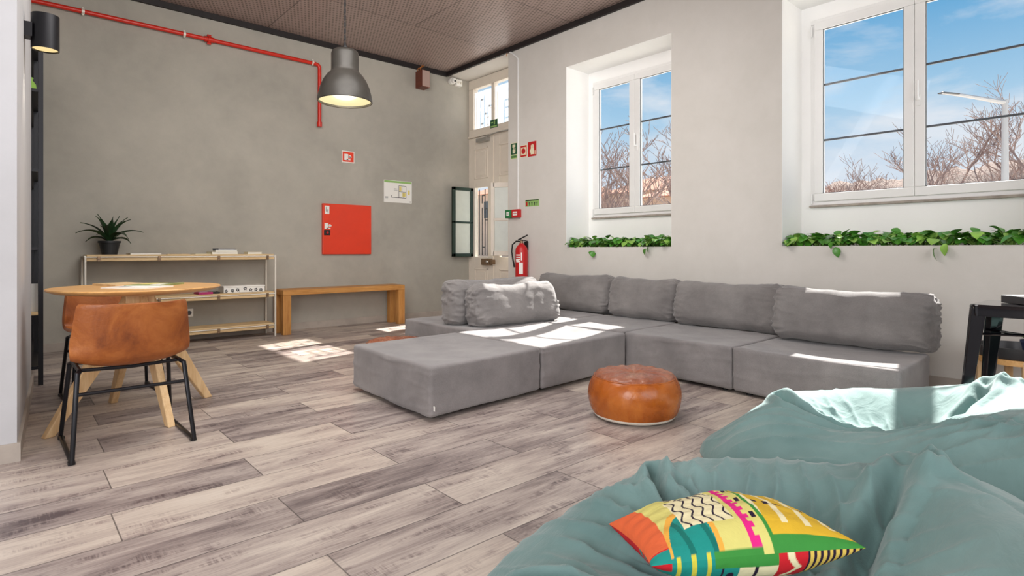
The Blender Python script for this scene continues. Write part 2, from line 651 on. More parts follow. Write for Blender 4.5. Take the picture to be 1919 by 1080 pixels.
b = MB()
b.box(-3.2, 5.05, YB - .035, YB, ZC - .065, ZC - .001)
struct(b.build('gap_strip_1', M['black_gap']))  # strip standing in for the black, shadowed gap at the ceiling edge
b = MB()
b.box(XW - .035, XW, -3.2, YB - .035, ZC - .065, ZC - .001)
struct(b.build('gap_strip_2', M['black_gap']))
b = MB()
b.box(-.1, 5.45, YB - .014, YB, .0, .088)
struct(b.build('baseboard_back', M['tile_base'], bevel=.003))
b = MB()
b.box(XW - .014, XW, -3.2, 5.775, 0, .088)
struct(b.build('baseboard_right', M['tile_base'], bevel=.003))
b = MB()
b.quadprism([(-3.2, 3.576), (.063, 3.576), (.17, 5.46), (.156, 5.46), (.049, 3.59), (-3.2, 3.59)], 0, .088)
struct(b.build('baseboard_left', M['tile_base']))


def window(idx, y0, y1, label=None):
    z0, z1 = ZF0, ZF1
    x0, x1 = XD - .01, XD + .06
    root = thing('window_%d' % idx, None, None, (XD, (y0 + y1) / 2, z0), kind='structure')
    b = MB()
    t = .045
    b.box(x0, x1, y0, y1, z0, z0 + t)
    b.box(x0, x1, y0, y1, z1 - t, z1)
    b.box(x0, x1, y0, y0 + t, z0 + t, z1 - t)
    b.box(x0, x1, y1 - t, y1, z0 + t, z1 - t)
    b.build('window_frame', M['upvc'], root, bevel=.006)
    ym = (y0 + y1) / 2
    for k, (a, c) in enumerate(((y0 + t - .01, ym), (ym + .002, y1 - t + .01))):
        b = MB()
        st = .072
        za, zc = z0 + t - .012, z1 - t + .012
        xa, xb = XD - .028, XD + .03
        b.box(xa, xb, a, c, za, za + st)
        b.box(xa, xb, a, c, zc - st, zc)
        b.box(xa, xb, a, a + st, za + st, zc - st)
        b.box(xa, xb, c - st, c, za + st, zc - st)
        sash = b.build('sash', M['upvc'], root, bevel=.007, seg=3)
        g = MB()
        g.box(XD + .0, XD + .004, a + st, c - st, za + st, zc - st)
        g.build('pane', M['glass'], sash)
        g = MB()      # rubber seal
        q = .005
        g.box(xa + .012, xa + .02, a + st, c - st, za + st, za + st + q)
        g.box(xa + .012, xa + .02, a + st, c - st, zc - st - q, zc - st)
        g.box(xa + .012, xa + .02, a + st, a + st + q, za + st, zc - st)
        g.box(xa + .012, xa + .02, c - st - q, c - st, za + st, zc - st)
        g.build('seal', M['muntin'], sash)
        for zz in (1.98, 2.475):
            g = MB()
            g.box(XD + .006, XD + .022, a + st, c - st, zz - .008, zz + .008)
            g.build('glazing_bar', M['muntin'], sash)
        if k == 0:
            g = MB()
            yy = c - .03
            g.box(xa - .008, xa, yy - .014, yy + .014, 2.15, 2.23)
            g.tube([(xa - .008, yy, 2.2), (xa - .04, yy, 2.2), (xa - .045, yy, 2.215), (xa - .045, yy, 2.34)], .011, 8)
            g.build('window_handle', M['upvc'], sash, smooth='auto')
    for yy in (y1 - .012, y0 + .012):
        for zz in (1.46, 2.96):
            g = MB()
            g.tube([(x0 - .012, yy, zz - .045), (x0 - .012, yy, zz + .045)], .010, 8)
            g.build('hinge', M['upvc'], root, smooth='auto')
    g = MB()
    g.box(XD - .035, XD + .0, y0 - .02, y1 + .005, z0 - .02, z0)
    g.build('sill_strip', M['sill'], root, bevel=.004)


for i, (a, c) in enumerate(FR):
    window(i + 1, a, c)


# ---- door with transom
def zgrille(b, y0, y1, z0, z1, x, seed, r=.008):
    rnd = random.Random(seed)
    n = 4
    for i in range(n + 1):
        y = y0 + (y1 - y0) * i / n
        zt = z1 if i % 2 == 0 else z0 + (z1 - z0) * rnd.uniform(.5, .8)
        b.tube([(x, y, z0), (x, y, zt)], r, 6)
    for k in range(5):
        z = z0 + (z1 - z0) * (k + .5 + rnd.uniform(-.2, .2)) / 5
        i = rnd.randint(0, n - 2)
        j = i + rnd.randint(1, 2)
        ya, yb = y0 + (y1 - y0) * i / n, y0 + (y1 - y0) * j / n
        b.tube([(x, ya, z), (x, yb, z)], r, 6)
        b.tube([(x, yb, z), (x, yb, z - .12)], r, 6)


dr = thing('door_1', None, None, (XD, 6.58, 0), kind='structure')
b = MB()
Y0, Y1 = 5.775, 7.19
b.box(XD, 5.56, Y0, Y1, 2.74, 2.87)
b.box(XD, 5.56, Y0, Y1, 3.50, 3.645)
b.box(XD, 5.56, Y0, Y0 + .08, 0, 3.5)
b.box(XD, 5.56, 7.07, Y1, 2.87, 3.5)
b.box(XD + .01, 5.56, 6.575, 6.645, 2.87, 3.5)
b.box(XD - .02, 5.5, Y0, Y1, 2.74, 2.775)
b.box(XD, 5.56, 7.16, Y1, 0, 2.74)
b.build('door_frame', M['door_paint'], dr, bevel=.008)
for a, c in ((6.645, 7.07), (5.855, 6.575)):
    g = MB()
    g.box(XD + .02, XD + .026, a, c, 2.87, 3.5)
    g.build('transom_pane', M['frost_thin'], dr)
    g = MB()
    zgrille(g, a + .03, c - .03, 2.9, 3.48, 5.62, int(a * 10), .010)
    g.build('transom_grille', M['iron'], dr)
for k, (a, c) in enumerate(((6.585, 7.16), (5.86, 6.578))):
    ha, hc = (6.71, 7.03) if k == 0 else (6.12, 6.44)
    b = MB()
    x0, x1 = XD + .0, XD + .045
    b.box(x0, x1, a, ha, 0, 2.735)
    b.box(x0, x1, hc, c, 0, 2.735)
    b.box(x0, x1, ha, hc, 0, .90)
    b.box(x0, x1, ha, hc, 1.96, 2.735)
    # raised mouldings of the upper and lower panels
    for z0, z1 in ((2.09, 2.56), (.15, .72)):
        b.box(x0 - .012, x0, ha - .0, hc, z0, z0 + .02)
        b.box(x0 - .012, x0, ha - .0, hc, z1 - .02, z1)
        b.box(x0 - .012, x0, ha, ha + .02, z0, z1)
        b.box(x0 - .012, x0, hc - .02, hc, z0, z1)
        b.box(x0 - .008, x0, ha + .05, hc - .05, z0 + .05, z1 - .05)
    leaf = b.build('door_leaf', M['door_paint'], dr, bevel=.004)
    g = MB()
    g.box(x0 + .03, x0 + .034, ha, hc, .90, 1.96)
    g.build('pane', M['glass'], leaf)
    g = MB()
    zgrille(g, ha + .02, hc - .02, .92, 1.94, x0 + .075, 5 + k, .008)
    g.build('grille', M['iron'], leaf)
b = MB()
cx0, cx1, cy = 5.075, 5.455, 7.075
for (a, c, z0, z1) in ((cx0, cx0 + .05, .90, 1.96), (cx1 - .045, cx1, .90, 1.96), (cx0, cx1, .90, .95), (cx0, cx1, 1.91, 1.96), (cx0, cx1, 1.41, 1.44)):
    b.box(a, c, cy - .02, cy + .02, z0, z1)
cs = b.build('casement', M['green_paint'], dr, bevel=.004)
g = MB()
g.box(cx0 + .04, cx1 - .04, cy - .003, cy + .003, .94, 1.92)
g.build('frosted_pane', M['frost'], cs)
b = MB()
p0, p1 = Vector((5.44, 6.13, 0)), Vector((5.24, 6.36, 0))
for (t0, t1, z0, z1) in ((0, .18, .92, 1.97), (.82, 1, .92, 1.97), (.1, .9, .92, .99), (.1, .9, 1.90, 1.97), (.1, .9, 1.42, 1.46)):
    a, c = p0.lerp(p1, t0), p0.lerp(p1, t1)
    nn = Vector(((p1 - p0).y, -(p1 - p0).x, 0)).normalized() * .016
    b.quadprism([(a + nn)[:2], (c + nn)[:2], (c - nn)[:2], (a - nn)[:2]], z0, z1)
cs = b.build('casement', M['door_paint'], dr, bevel=.004)
g = MB()
a, c = p0.lerp(p1, .15), p0.lerp(p1, .85)
nn = nn.normalized() * .003
g.quadprism([(a + nn)[:2], (c + nn)[:2], (c - nn)[:2], (a - nn)[:2]], .95, 1.93)
g.build('frosted_pane', M['frost'], cs)
b = MB()
b.box(5.40, XD, 6.60, 6.79, .775, .875)
b.box(5.41, XD, 6.53, 6.585, .79, .86)
lk = b.build('rim_lock', M['brass'], dr, bevel=.008)
g = MB()
g.lathe([(0, 0), (.02, 0), (.022, .02), (.012, .03), (0, .03)], M=Matrix.Rotation(R(-90), 4, 'Y'), c=(5.40, 6.63, .825), n=14)
g.build('lock_knob', M['steel'], lk, smooth='auto')
b = MB()
b.box(5.40, XD, 6.66, 6.92, 2.64, 2.70)
cl_ = b.build('door_closer', M['steel'], dr, bevel=.006)
g = MB()
g.tube([(5.42, 6.68, 2.71), (5.41, 6.40, 2.73), (5.46, 6.1, 2.735)], .009, 6)
g.build('closer_arm', M['steel'], cl_)

# ---------------------------------------------------------------- outdoors
b = MB()
b.box(5.66, 140, -90, 120, -.5, -.35)
g = b.build('street_ground', M['asphalt'])
g['kind'] = 'structure'


def tree(x, y, h, seed, label, group):
    rnd = random.Random(seed)
    segs = []

    def grow(p, d, L, r, lev):
        q = p
        pts, rr = [p], [r]
        for i in range(4):
            d = (d + Vector((rnd.uniform(-1, 1), rnd.uniform(-1, 1), rnd.uniform(-.5, .9))) * .22).normalized()
            q = q + d * L / 4
            pts.append(q)
            rr.append(r * (1 - .12 * (i + 1)))
            if lev and i >= 1:
                for k in range(1 if (lev < 4 and rnd.random() < .45) else 2):
                    an = rnd.uniform(0, 6.28)
                    o = (d + Vector((math.cos(an), math.sin(an), rnd.uniform(-.15, .5))) * rnd.uniform(.6, 1.1)).normalized()
                    grow(q, o, L * rnd.uniform(.5, .72), r * .5, lev - 1)
        segs.append((pts, rr, lev))
    grow(Vector((x, y, -.4)), Vector((0, 0, 1)), h * .48, h * .022, 4)
    t = thing('bare_tree', label, 'tree', (x, y, -.4), group)
    tb, cb = MB(), MB()
    for pts, rr, lev in segs:
        n = 7 if lev == 4 else 4 if lev > 1 else 3
        (tb if lev >= 3 else cb).tube(pts, [max(a * .8, .008) for a in rr], n, cap=False)
    tb.build('trunk', M['bark'], t)
    cb.build('branches', M['twig'], t)


def outpt(u, D):
    """horizontal position D metres ahead of the tripod along the sight line of bearing u"""
    return at((u - 960) / 1075 * D, D)


TR = [(1135, 15, 5.6, 'leftmost bare tree seen through the left window'),
      (1172, 18, 6.6, 'second bare tree from the left behind the left window'),
      (1222, 14, 5.2, 'bare tree with twisting limbs behind the right sash of the left window'),
      (1268, 19, 6.8, 'bare tree cut off by the right edge of the left window'),
      (1590, 24, 6.4, 'small bare tree seen alone at the left of the right window'),
      (1650, 27, 7.0, 'bare tree just left of the centre post of the right window'),
      (1700, 22, 6.2, 'bare tree half hidden by the centre post of the right window'),
      (1760, 26, 6.8, 'bare tree just right of the centre post of the right window'),
      (1850, 22, 9.6, 'tall wide bare tree around the street lamp'),
      (1940, 20, 10.2, 'tall bare tree at the far right edge of the right window')]
for i, (u, D, h, lab) in enumerate(TR):
    x, y, _ = outpt(u, D)
    tree(x, y, h * .74, 11 + i * 7, lab, 'bare trees across the street')

x, y, _ = outpt(1884, 17)
lp = thing('street_lamp', 'pale grey street lamp with a long flat arm outside the right window', 'street lamp', (x, y, -.35))
b = MB()
b.tube([(x, y, -.35), (x, y, 2.5), (x, y, 5.45)], [.11, .095, .075], 12)
b.build('pole', M['lampost'], lp, smooth='auto')
ax = Vector(outpt(1765, 16.6)) + Vector((0, 0, 5.55))
b = MB()
b.tube([(x, y, 5.38), ax.lerp(Vector((x, y, 5.45)), .3), ax], [.07, .05, .03], 8)
b.build('arm', M['lampost'], lp, smooth='auto')
b = MB()
dd = (Vector((x, y, 5.5)) - ax).normalized()
b.obox(ax + dd * .25, dd * .3, Vector((0, 0, 1)).cross(dd) * .09, (0, 0, .018))
b.build('lamp_head', M['darkgreymetal'], lp, bevel=.02)


def house(cu, D, wd, dp, h, lab, roof):
    x, y, _ = outpt(cu, D)
    t = thing('house', lab, 'house', (x, y, -.35), 'houses across the street')
    b = MB()
    b.box(x, x + dp, y - wd / 2, y + wd / 2, -.35, h)
    wl = b.build('wall', M['beige_house'], t)
    b = MB()
    v = [(x - .3, y - wd / 2 - .3, h), (x - .3, y + wd / 2 + .3, h), (x + dp + .3, y + wd / 2 + .3, h), (x + dp + .3, y - wd / 2 - .3, h), (x + dp / 2, y - wd / 2 + 1, h + roof), (x + dp / 2, y + wd / 2 - 1, h + roof)]
    b.add(v, [(0, 1, 5, 4), (2, 3, 4, 5), (0, 4, 3), (1, 2, 5), (3, 2, 1, 0)])
    b.build('roof', M['rooftile'], t)
    for k in range(int(wd // 2.4)):
        yy = y - wd / 2 + 1.2 + k * 2.4
        b = MB()
        b.box(x - .03, x + .02, yy - .4, yy + .4, h - 1.7, h - .5)
        b.build('window', M['muntin'], wl)


house(1246, 34, 9, 6, 4.6, 'low sandy house behind the bare trees of the left window', 1.2)
house(1300, 20.5, 5, 6, 3.0, 'sandy house wall low behind the right sash of the left window', .8)
house(940, 40, 9, 7, 5, 'pale house seen through the glass of the entrance door', 1.2)

# hillside of dry brush behind the trees of the right window
rnd = random.Random(5)
b = MB()
n = 60
top, vs, fs = [], [], []
for i in range(n + 1):
    u = 1500 + (2150 - 1500) * i / n
    hz = 5.7 + 2.0 * max(0, (u - 1560) / 360) + .5 * fbm((u * .02, 0, 0)) + .22 * fbm((u * .11, 3, 0))
    for k, (D, f) in enumerate(((36, 0), (38, .72), (42, 1.0), (60, 1.0))):
        p = outpt(u, D)
        vs.append((p[0], p[1], -.4 + (hz + .4) * f + (.2 * fbm((u * .1, k, 1)) if k else 0)))
for i in range(n):
    for k in range(3):
        a = i * 4 + k
        fs.append((a, a + 1, a + 5, a + 4))
b.add(vs, fs)
hl = b.build('hillside', M['hedge'], smooth=True)
tag(hl, 'brown brushy hillside low behind the trees of the right window', 'hillside', kind='structure')
del hl['category']
del hl['label']


# ---------------------------------------------------------------- soft furniture
def softbox(name, frame, sx, sy, sz, mat, n=26, rad=.03, metric=False, wr=.006, puff=0.0, seed=0, sag=0.0, parent=None, dent=0.0, wsc=5.0, pinch=0.0):
    """rounded upholstered block. frame: function (u,v,w in -1..1)->world point; superquadric cube with noise folds"""
    vs, idx, fs = [], {}, []
    def key(p):
        return tuple(round(c, 5) for c in p)
    def vert(p):
        k = key(p)
        if k not in idx:
            idx[k] = len(vs)
            vs.append(Vector(p))
        return idx[k]
    st = [math.sin((i / n - .5) * math.pi * .9) / math.sin(.45 * math.pi) for i in range(n + 1)]
    for ax in range(3):
        for sgn in (-1, 1):
            g = []
            for i in range(n + 1):
                for j in range(n + 1):
                    p = [0, 0, 0]
                    p[ax] = sgn
                    p[(ax + 1) % 3] = st[i]
                    p[(ax + 2) % 3] = st[j]
                    g.append(vert(p))
            for i in range(n):
                for j in range(n):
                    q = (g[i * (n + 1) + j], g[(i + 1) * (n + 1) + j], g[(i + 1) * (n + 1) + j + 1], g[i * (n + 1) + j + 1])
                    fs.append(q if sgn > 0 else q[::-1])
    h = Vector((sx, sy, sz))
    r = rad
    b = MB()
    pts = []

    def place(q):
        if metric:
            return frame(q.x, q.y, q.z)
        return frame(q.x / sx, q.y / sy, q.z / sz)
    for p in vs:
        P = Vector((p.x * sx, p.y * sy, p.z * sz))
        c = Vector([max(-(h[k] - r), min(h[k] - r, P[k])) for k in range(3)])
        dl = P - c
        nl = dl.normalized() if dl.length > 1e-9 else Vector((0, 0, 1))
        q = c + nl * r
        px_, pz_ = q.x / sx, q.z / sz
        q.y += puff * sy * (1 - px_ ** 2) * (1 - pz_ ** 2) * (1 if nl.y > 0 else -1) * abs(nl.y)
        q.z -= dent * max(0, nl.z) * max(0, 1 - px_ ** 2) * max(0, 1 - (q.y / sy) ** 2)
        if pinch:      # soft sag of the top edge, corners drawn in
            q.z -= pinch * (.5 + .5 * math.cos(px_ * 3.1)) * max(0, pz_) * .6
            q.x *= 1 - pinch * .6 * pz_ ** 2
        s = Vector((q.x * wsc, q.y * wsc, q.z * wsc)) + Vector((seed * 7.1, seed * 3.3, 0))
        en = min(1, abs(px_)) ** 4
        fold = max(0, 1 - abs(fbm((s.x * .8, s.y * .8, s.z * 2.6), 3)) * 3.2) ** 2
        dsp = wr * (.9 * fbm(s * .8, 3) + (.15 + 1.2 * en) * fold)
        q2 = q + nl * dsp
        pts.append(place(q2))
    b.add(pts, fs)
    return b.build(name, mat, parent, smooth=True)


def quadframe(q, z0, z1):
    """q: footprint corners (x-,y-),(x+,y-),(x+,y+),(x-,y+)"""
    q = [Vector((x, y, 0)) for x, y in q]

    def f(x, y, z):
        a, c = (x + 1) / 2, (y + 1) / 2
        p = q[0] * (1 - a) * (1 - c) + q[1] * a * (1 - c) + q[2] * a * c + q[3] * (1 - a) * c
        return Vector((p.x, p.y, z0 + (z1 - z0) * (z + 1) / 2))
    return f


def module(q, label, seed, dent=.0, tagx=None):
    cx = sum(p[0] for p in q) / 4
    cy_ = sum(p[1] for p in q) / 4
    t = thing('sofa_module', label, 'sofa', (cx, cy_, 0), 'grey modular sofa blocks')
    softbox('seat_block', quadframe(q, .025, .322), .49, .49, .149, M['sofa'], n=34, rad=.022, wr=.0045, seed=seed, parent=t, dent=dent, wsc=2.2)
    for i, (px, py) in enumerate(q):
        fx, fy = px + (cx - px) * .18, py + (cy_ - py) * .18
        b = MB()
        b.lathe([(0, 0), (.022, 0), (.025, .035), (0, .035)], c=(fx, fy, 0), n=12)
        b.build('foot', M['dark'], t)
    if tagx:
        b = MB()
        b.obox(tagx, (.001, 0, 0), (0, .010, 0), (0, 0, .014))
        b.build('fabric_tag', M['white'], t)
    return t


module([(1.845, 2.79), (2.80, 2.855), (2.80, 3.86), (1.88, 3.84)], 'frontmost grey sofa block, sticking out alone towards the round table', 1, .02, tagx=(1.868, 2.785, .08))
module([(2.815, 2.855), (3.83, 2.90), (3.83, 3.87), (2.815, 3.86)], 'grey sofa block with the sunlit cushion leaning on its back edge', 2, .03)
module([(3.845, 2.955), (4.72, 2.99), (4.76, 3.87), (3.845, 3.87)], 'corner block of the grey sofa between its two rows', 3, .02)
module([(2.97, 3.885), (3.86, 3.885), (3.86, 4.95), (2.97, 4.95)], 'grey sofa block behind the cushions, nearest the wooden bench', 4, .0)
module([(3.875, 3.885), (4.76, 3.885), (4.76, 4.95), (3.875, 4.95)], 'grey sofa block in front of the fire extinguisher', 5, .0)
module([(3.80, 1.975), (4.62, 2.0), (4.69, 2.975), (3.85, 2.94)], 'second grey sofa block from the right end, behind the near pouf', 6, .02)
module([(3.75, .955), (4.50, .985), (4.61, 1.985), (3.79, 1.962)], 'right end block of the grey sofa with a bright sun patch', 7, .03)


def cushion(c, half, tilt_ax, tilt, rz, label, seed, name='back_cushion', wr=.012):
    """c: bottom centre; half: (half length, half thickness, half height)"""
    Mx = Matrix.Translation(Vector(c)) @ Matrix.Rotation(rz, 4, 'Z') @ Matrix.Rotation(tilt, 4, 'X') @ Matrix.Translation((0, 0, half[2]))

    def f(x, y, z):
        return Mx @ Vector((x, y, z))
    o = softbox(name, f, half[0], half[1], half[2], M['cushion'], n=44, rad=.085, metric=True, wr=wr, puff=.22, seed=seed, wsc=6, pinch=.025)
    tag(o, label, 'cushion', 'grey sofa back cushions')
    return o


ZS = .322
# along the window wall (long side along Y: rz=90deg)
cushion((4.50, 1.46, ZS), (.515, .125, .20), 0, R(-7), R(-93 + 2.5), 'wide grey back cushion at the right end of the sofa', 1)
cushion((4.68, 2.47, ZS), (.50, .12, .20), 0, R(-9), R(-93 + 2), 'grey back cushion second from the right along the window wall', 2)
cushion((4.74, 3.37, ZS), (.40, .12, .20), 0, R(-9), R(-90), 'short grey back cushion in the shade right of the sofa corner', 3)
cushion((4.80, 4.36, ZS), (.53, .13, .205), 0, R(-12), R(-88), 'grey back cushion below the fire extinguisher with a sun patch on top', 4)
cushion((3.56, 3.93, ZS), (.49, .12, .19), 0, R(-17), R(-3), 'crumpled grey cushion in full sun on the second sofa block', 5, wr=.016)
cushion((3.51, 4.25, ZS), (.53, .12, .205), 0, R(2), R(0), 'grey cushion standing back to back with the sunlit one', 6)


# ---- leather poufs
def pouf(x, y, label):
    t = thing('leather_pouf', label, 'pouf', (x, y, 0), 'tan leather poufs')
    prof = [(.20, .0), (.235, .012), (.25, .03)]
    b = MB()
    b.lathe([(0, 0)] + prof, c=(x, y, 0), n=64)
    b.build('canvas_base', M['canvas'], t, smooth=True)
    b = MB()
    n = 96
    ring = [(.249, .03), (.262, .06), (.272, .10), (.276, .135), (.273, .17), (.264, .205), (.25, .232), (.238, .245)]
    vs, fs = [], []
    for r, z in ring:
        for j in range(n):
            a = 2 * math.pi * j / n
            k = 1 - .010 * max(0, math.cos(a * 10)) ** 14 * (1 if z < .24 else .3)
            k += .008 * fbm((math.cos(a) * 2 + x, math.sin(a) * 2, z * 8))
            vs.append((x + r * k * math.cos(a), y + r * k * math.sin(a), z))
    for i in range(len(ring) - 1):
        for j in range(n):
            fs.append((i * n + j, i * n + (j + 1) % n, (i + 1) * n + (j + 1) % n, (i + 1) * n + j))
    b.add(vs, fs)
    b.build('leather_side', M['pouf'], t, smooth=True)
    b = MB()
    vs, fs = [], []
    ring = [(.240, .240), (.236, .251), (.225, .260), (.20, .268), (.16, .273), (.12, .274), (.08, .273), (.04, .269), (.012, .265)]
    for i, (r, z) in enumerate(ring):
        for j in range(n):
            a = 2 * math.pi * j / n
            zz = z + (.005 * fbm((r * math.cos(a) * 9 + x, r * math.sin(a) * 9, 2)) + .004 * math.sin(a * 14 + 2 * fbm((a, r * 9, 0))) * (1 if r > .1 else .4)) * (0 if i == 0 else 1)
            vs.append((x + r * math.cos(a), y + r * math.sin(a), zz))
    for i in range(len(ring) - 1):
        for j in range(n):
            fs.append((i * n + j, i * n + (j + 1) % n, (i + 1) * n + (j + 1) % n, (i + 1) * n + j))
    fs.append(tuple(range((len(ring) - 1) * n, len(ring) * n)))
    b.add(vs, fs)
    b.build('leather_top', M['pouf_top'], t, smooth=True)
    b = MB()
    b.tube([(x + .239 * math.cos(a), y + .239 * math.sin(a), .2425) for a in [2 * math.pi * j / 64 for j in range(65)]], .0045, 6)
    b.build('piping', M['pouf'], t, smooth=True)


pouf(2.85, 2.10, 'round orange leather pouf on the open floor in front of the sofa')
pouf(2.41, 4.14, 'orange leather pouf mostly hidden behind the frontmost sofa block')

# ---- bean bags (local frame: lat to the right, d ahead)
def mat_beanbag():
    m, N, b = newmat('sage_green_cotton')
    p = N.coord()
    a = N.noise(p, 2.5, 4, .6)
    N.set(b, 'Base Color', N.ramp(a, [(.3, srgb(92, 121, 119)), (.7, srgb(116, 145, 143))]))
    b.inputs['Roughness'].default_value = .8
    b.inputs['Specular IOR Level'].default_value = .25
    b.inputs['Sheen Weight'].default_value = .25
    wv = N.noise(p, 500, 2, .6)
    fold = N.noise(N.mapping(p, (1, 1.8, 1.4)), 6, 5, .55, 1.8)
    h = N.math('ADD', N.math('MULTIPLY', fold, 1.0), N.math('MULTIPLY', wv, .03))
    bump(N, b, h, .3, .02)
    return m


M['bean'] = mat_beanbag()


def seg_dist(p, poly):
    best, bt = 9, 0
    for i in range(len(poly) - 1):
        a, c = np.array(poly[i]), np.array(poly[i + 1])
        ab = c - a
        t = max(0, min(1, np.dot(p - a, ab) / np.dot(ab, ab)))
        dd = np.linalg.norm(p - a - ab * t)
        if dd < best:
            best, bt = dd, (i + t) / (len(poly) - 1)
    return best, bt


def beanbag(label, foot, ctrl, creases, knots, folds, seed, centre, seams):
    # smooth closed footprint
    P = [np.array(p) for p in foot]
    nP = len(P)
    NA = 340
    out = []
    for k in range(NA):
        t = k / NA * nP
        i = int(t)
        f = t - i
        p0, p1, p2, p3 = (P[(i + j - 1) % nP] for j in range(4))
        out.append(.5 * ((2 * p1) + (-p0 + p2) * f + (2 * p0 - 5 * p1 + 4 * p2 - p3) * f * f + (-p0 + 3 * p1 - 3 * p2 + p3) * f ** 3))
    c0 = np.array(centre)
    ang_ = [math.atan2(*(o - c0)[::-1]) for o in out]
    rad_ = [np.linalg.norm(o - c0) for o in out]
    order = np.argsort(ang_)
    A = np.array(ang_)[order]
    RR = np.array(rad_)[order]

    def rfrac(p):
        d = np.array(p) - c0
        a = math.atan2(d[1], d[0])
        return np.linalg.norm(d) / np.interp(a, A, RR, period=2 * math.pi)
    pw = 3.2

    def edge(r):
        r = min(r, .999)
        return (1 - r ** pw) ** (1 / pw)
    X = np.array([c[:2] for c in ctrl])
    Z = np.array([c[2] / max(.7, edge(rfrac(c[:2]))) for c in ctrl])
    G = np.array(out[::20])
    GZ = np.array([Z[np.argmin(np.linalg.norm(X - g, axis=1))] for g in G]) * .97
    X = np.vstack([X, G])
    Z = np.append(Z, GZ)
    K = np.linalg.norm(X[:, None] - X[None], axis=2)
    ker = lambda r: r ** 1.7
    n_ = len(X)
    Am = np.zeros((n_ + 1, n_ + 1))
    Am[:n_, :n_] = ker(K) - np.eye(n_) * .004
    Am[n_, :n_] = 1
    Am[:n_, n_] = 1
    wts = np.linalg.solve(Am, np.append(Z, 0))

    def hgt(p):
        return float(ker(np.linalg.norm(X - p, axis=1)) @ wts[:n_] + wts[n_])
    NR = 130
    rs = [math.sin(i / NR * math.pi / 2) ** .9 for i in range(NR + 1)]
    vs, fs = [], []
    for i, r in enumerate(rs):
        for k in range(NA):
            o = out[k]
            p = c0 + (o - c0) * r
            if i == 0 and k:
                continue
            h = hgt(p)
            e = edge(r)
            z = max(.0, h * e)
            lift = min(1, e * 1.6)
            for poly, dep, wid in creases:
                dd, tt = seg_dist(p, poly)
                if dd < wid * 3:
                    z -= dep * math.exp(-(dd / wid) ** 2) * min(1, .35 + 2.5 * tt) * min(1, 2.2 * (1.02 - tt)) * lift
                    z += dep * .35 * math.exp(-((dd - wid * 1.8) / wid) ** 2) * lift
            for (kx, kd, hh, ww) in knots:
                dd = math.hypot(p[0] - kx, p[1] - kd)
                z += hh * math.exp(-((dd - ww) / (ww * .55)) ** 2) - hh * .9 * math.exp(-(dd / (ww * .6)) ** 2)
                an = math.atan2(p[1] - kd, p[0] - kx)
                z += .006 * math.sin(an * 7 + seed) * math.exp(-((dd - ww * 1.8) / (ww * 1.4)) ** 2)
            for (fx, fd, dx, dy, ln, wl, am) in folds:
                # a family of parallel cloth folds centred on (fx,fd), running along (dx,dy)
                u_ = (p[0] - fx) * dx + (p[1] - fd) * dy
                v_ = -(p[0] - fx) * dy + (p[1] - fd) * dx
                ph = v_ / wl * 6.28 + 5.0 * fbm((p[0] * 2.2 + seed, p[1] * 2.2, 0)) + 3.0 * u_
                s_ = (1 - abs(math.sin(ph / 2))) ** 1.9
                z += 1.0 * am * (s_ - .35) * max(0, .65 + 1.5 * fbm((p[0] * 2.3 + seed * 2, p[1] * 2.3, 5))) * math.exp(-(u_ / ln) ** 2 - (v_ / (ln * 1.1)) ** 2) * lift
            z += (.006 * fbm((p[0] * 4 + seed, p[1] * 4, seed), 4)) * lift
            for poly in seams:
                dd, tt = seg_dist(p, poly)
                z -= .006 * math.exp(-(dd / .007) ** 2) * lift
            if e > .02:
                z = max(z, .012 * lift)
            x, y, _ = at(*p)
            vs.append((x, y, z))
    # index
    fs = []
    for k in range(NA):
        fs.append((0, 1 + k, 1 + (k + 1) % NA))
    for i in range(1, NR):
        a, c = 1 + (i - 1) * NA, 1 + i * NA
        for k in range(NA):
            fs.append((a + k, c + k, c + (k + 1) % NA, a + (k + 1) % NA))
    fs.append(tuple(1 + (NR - 1) * NA + k for k in range(NA))[::-1])
    b = MB()
    b.add(vs, fs)
    o = b.build('bean_bag', M['bean'], smooth=True)
    return tag(o, label, 'bean bag', 'sage green bean bags')


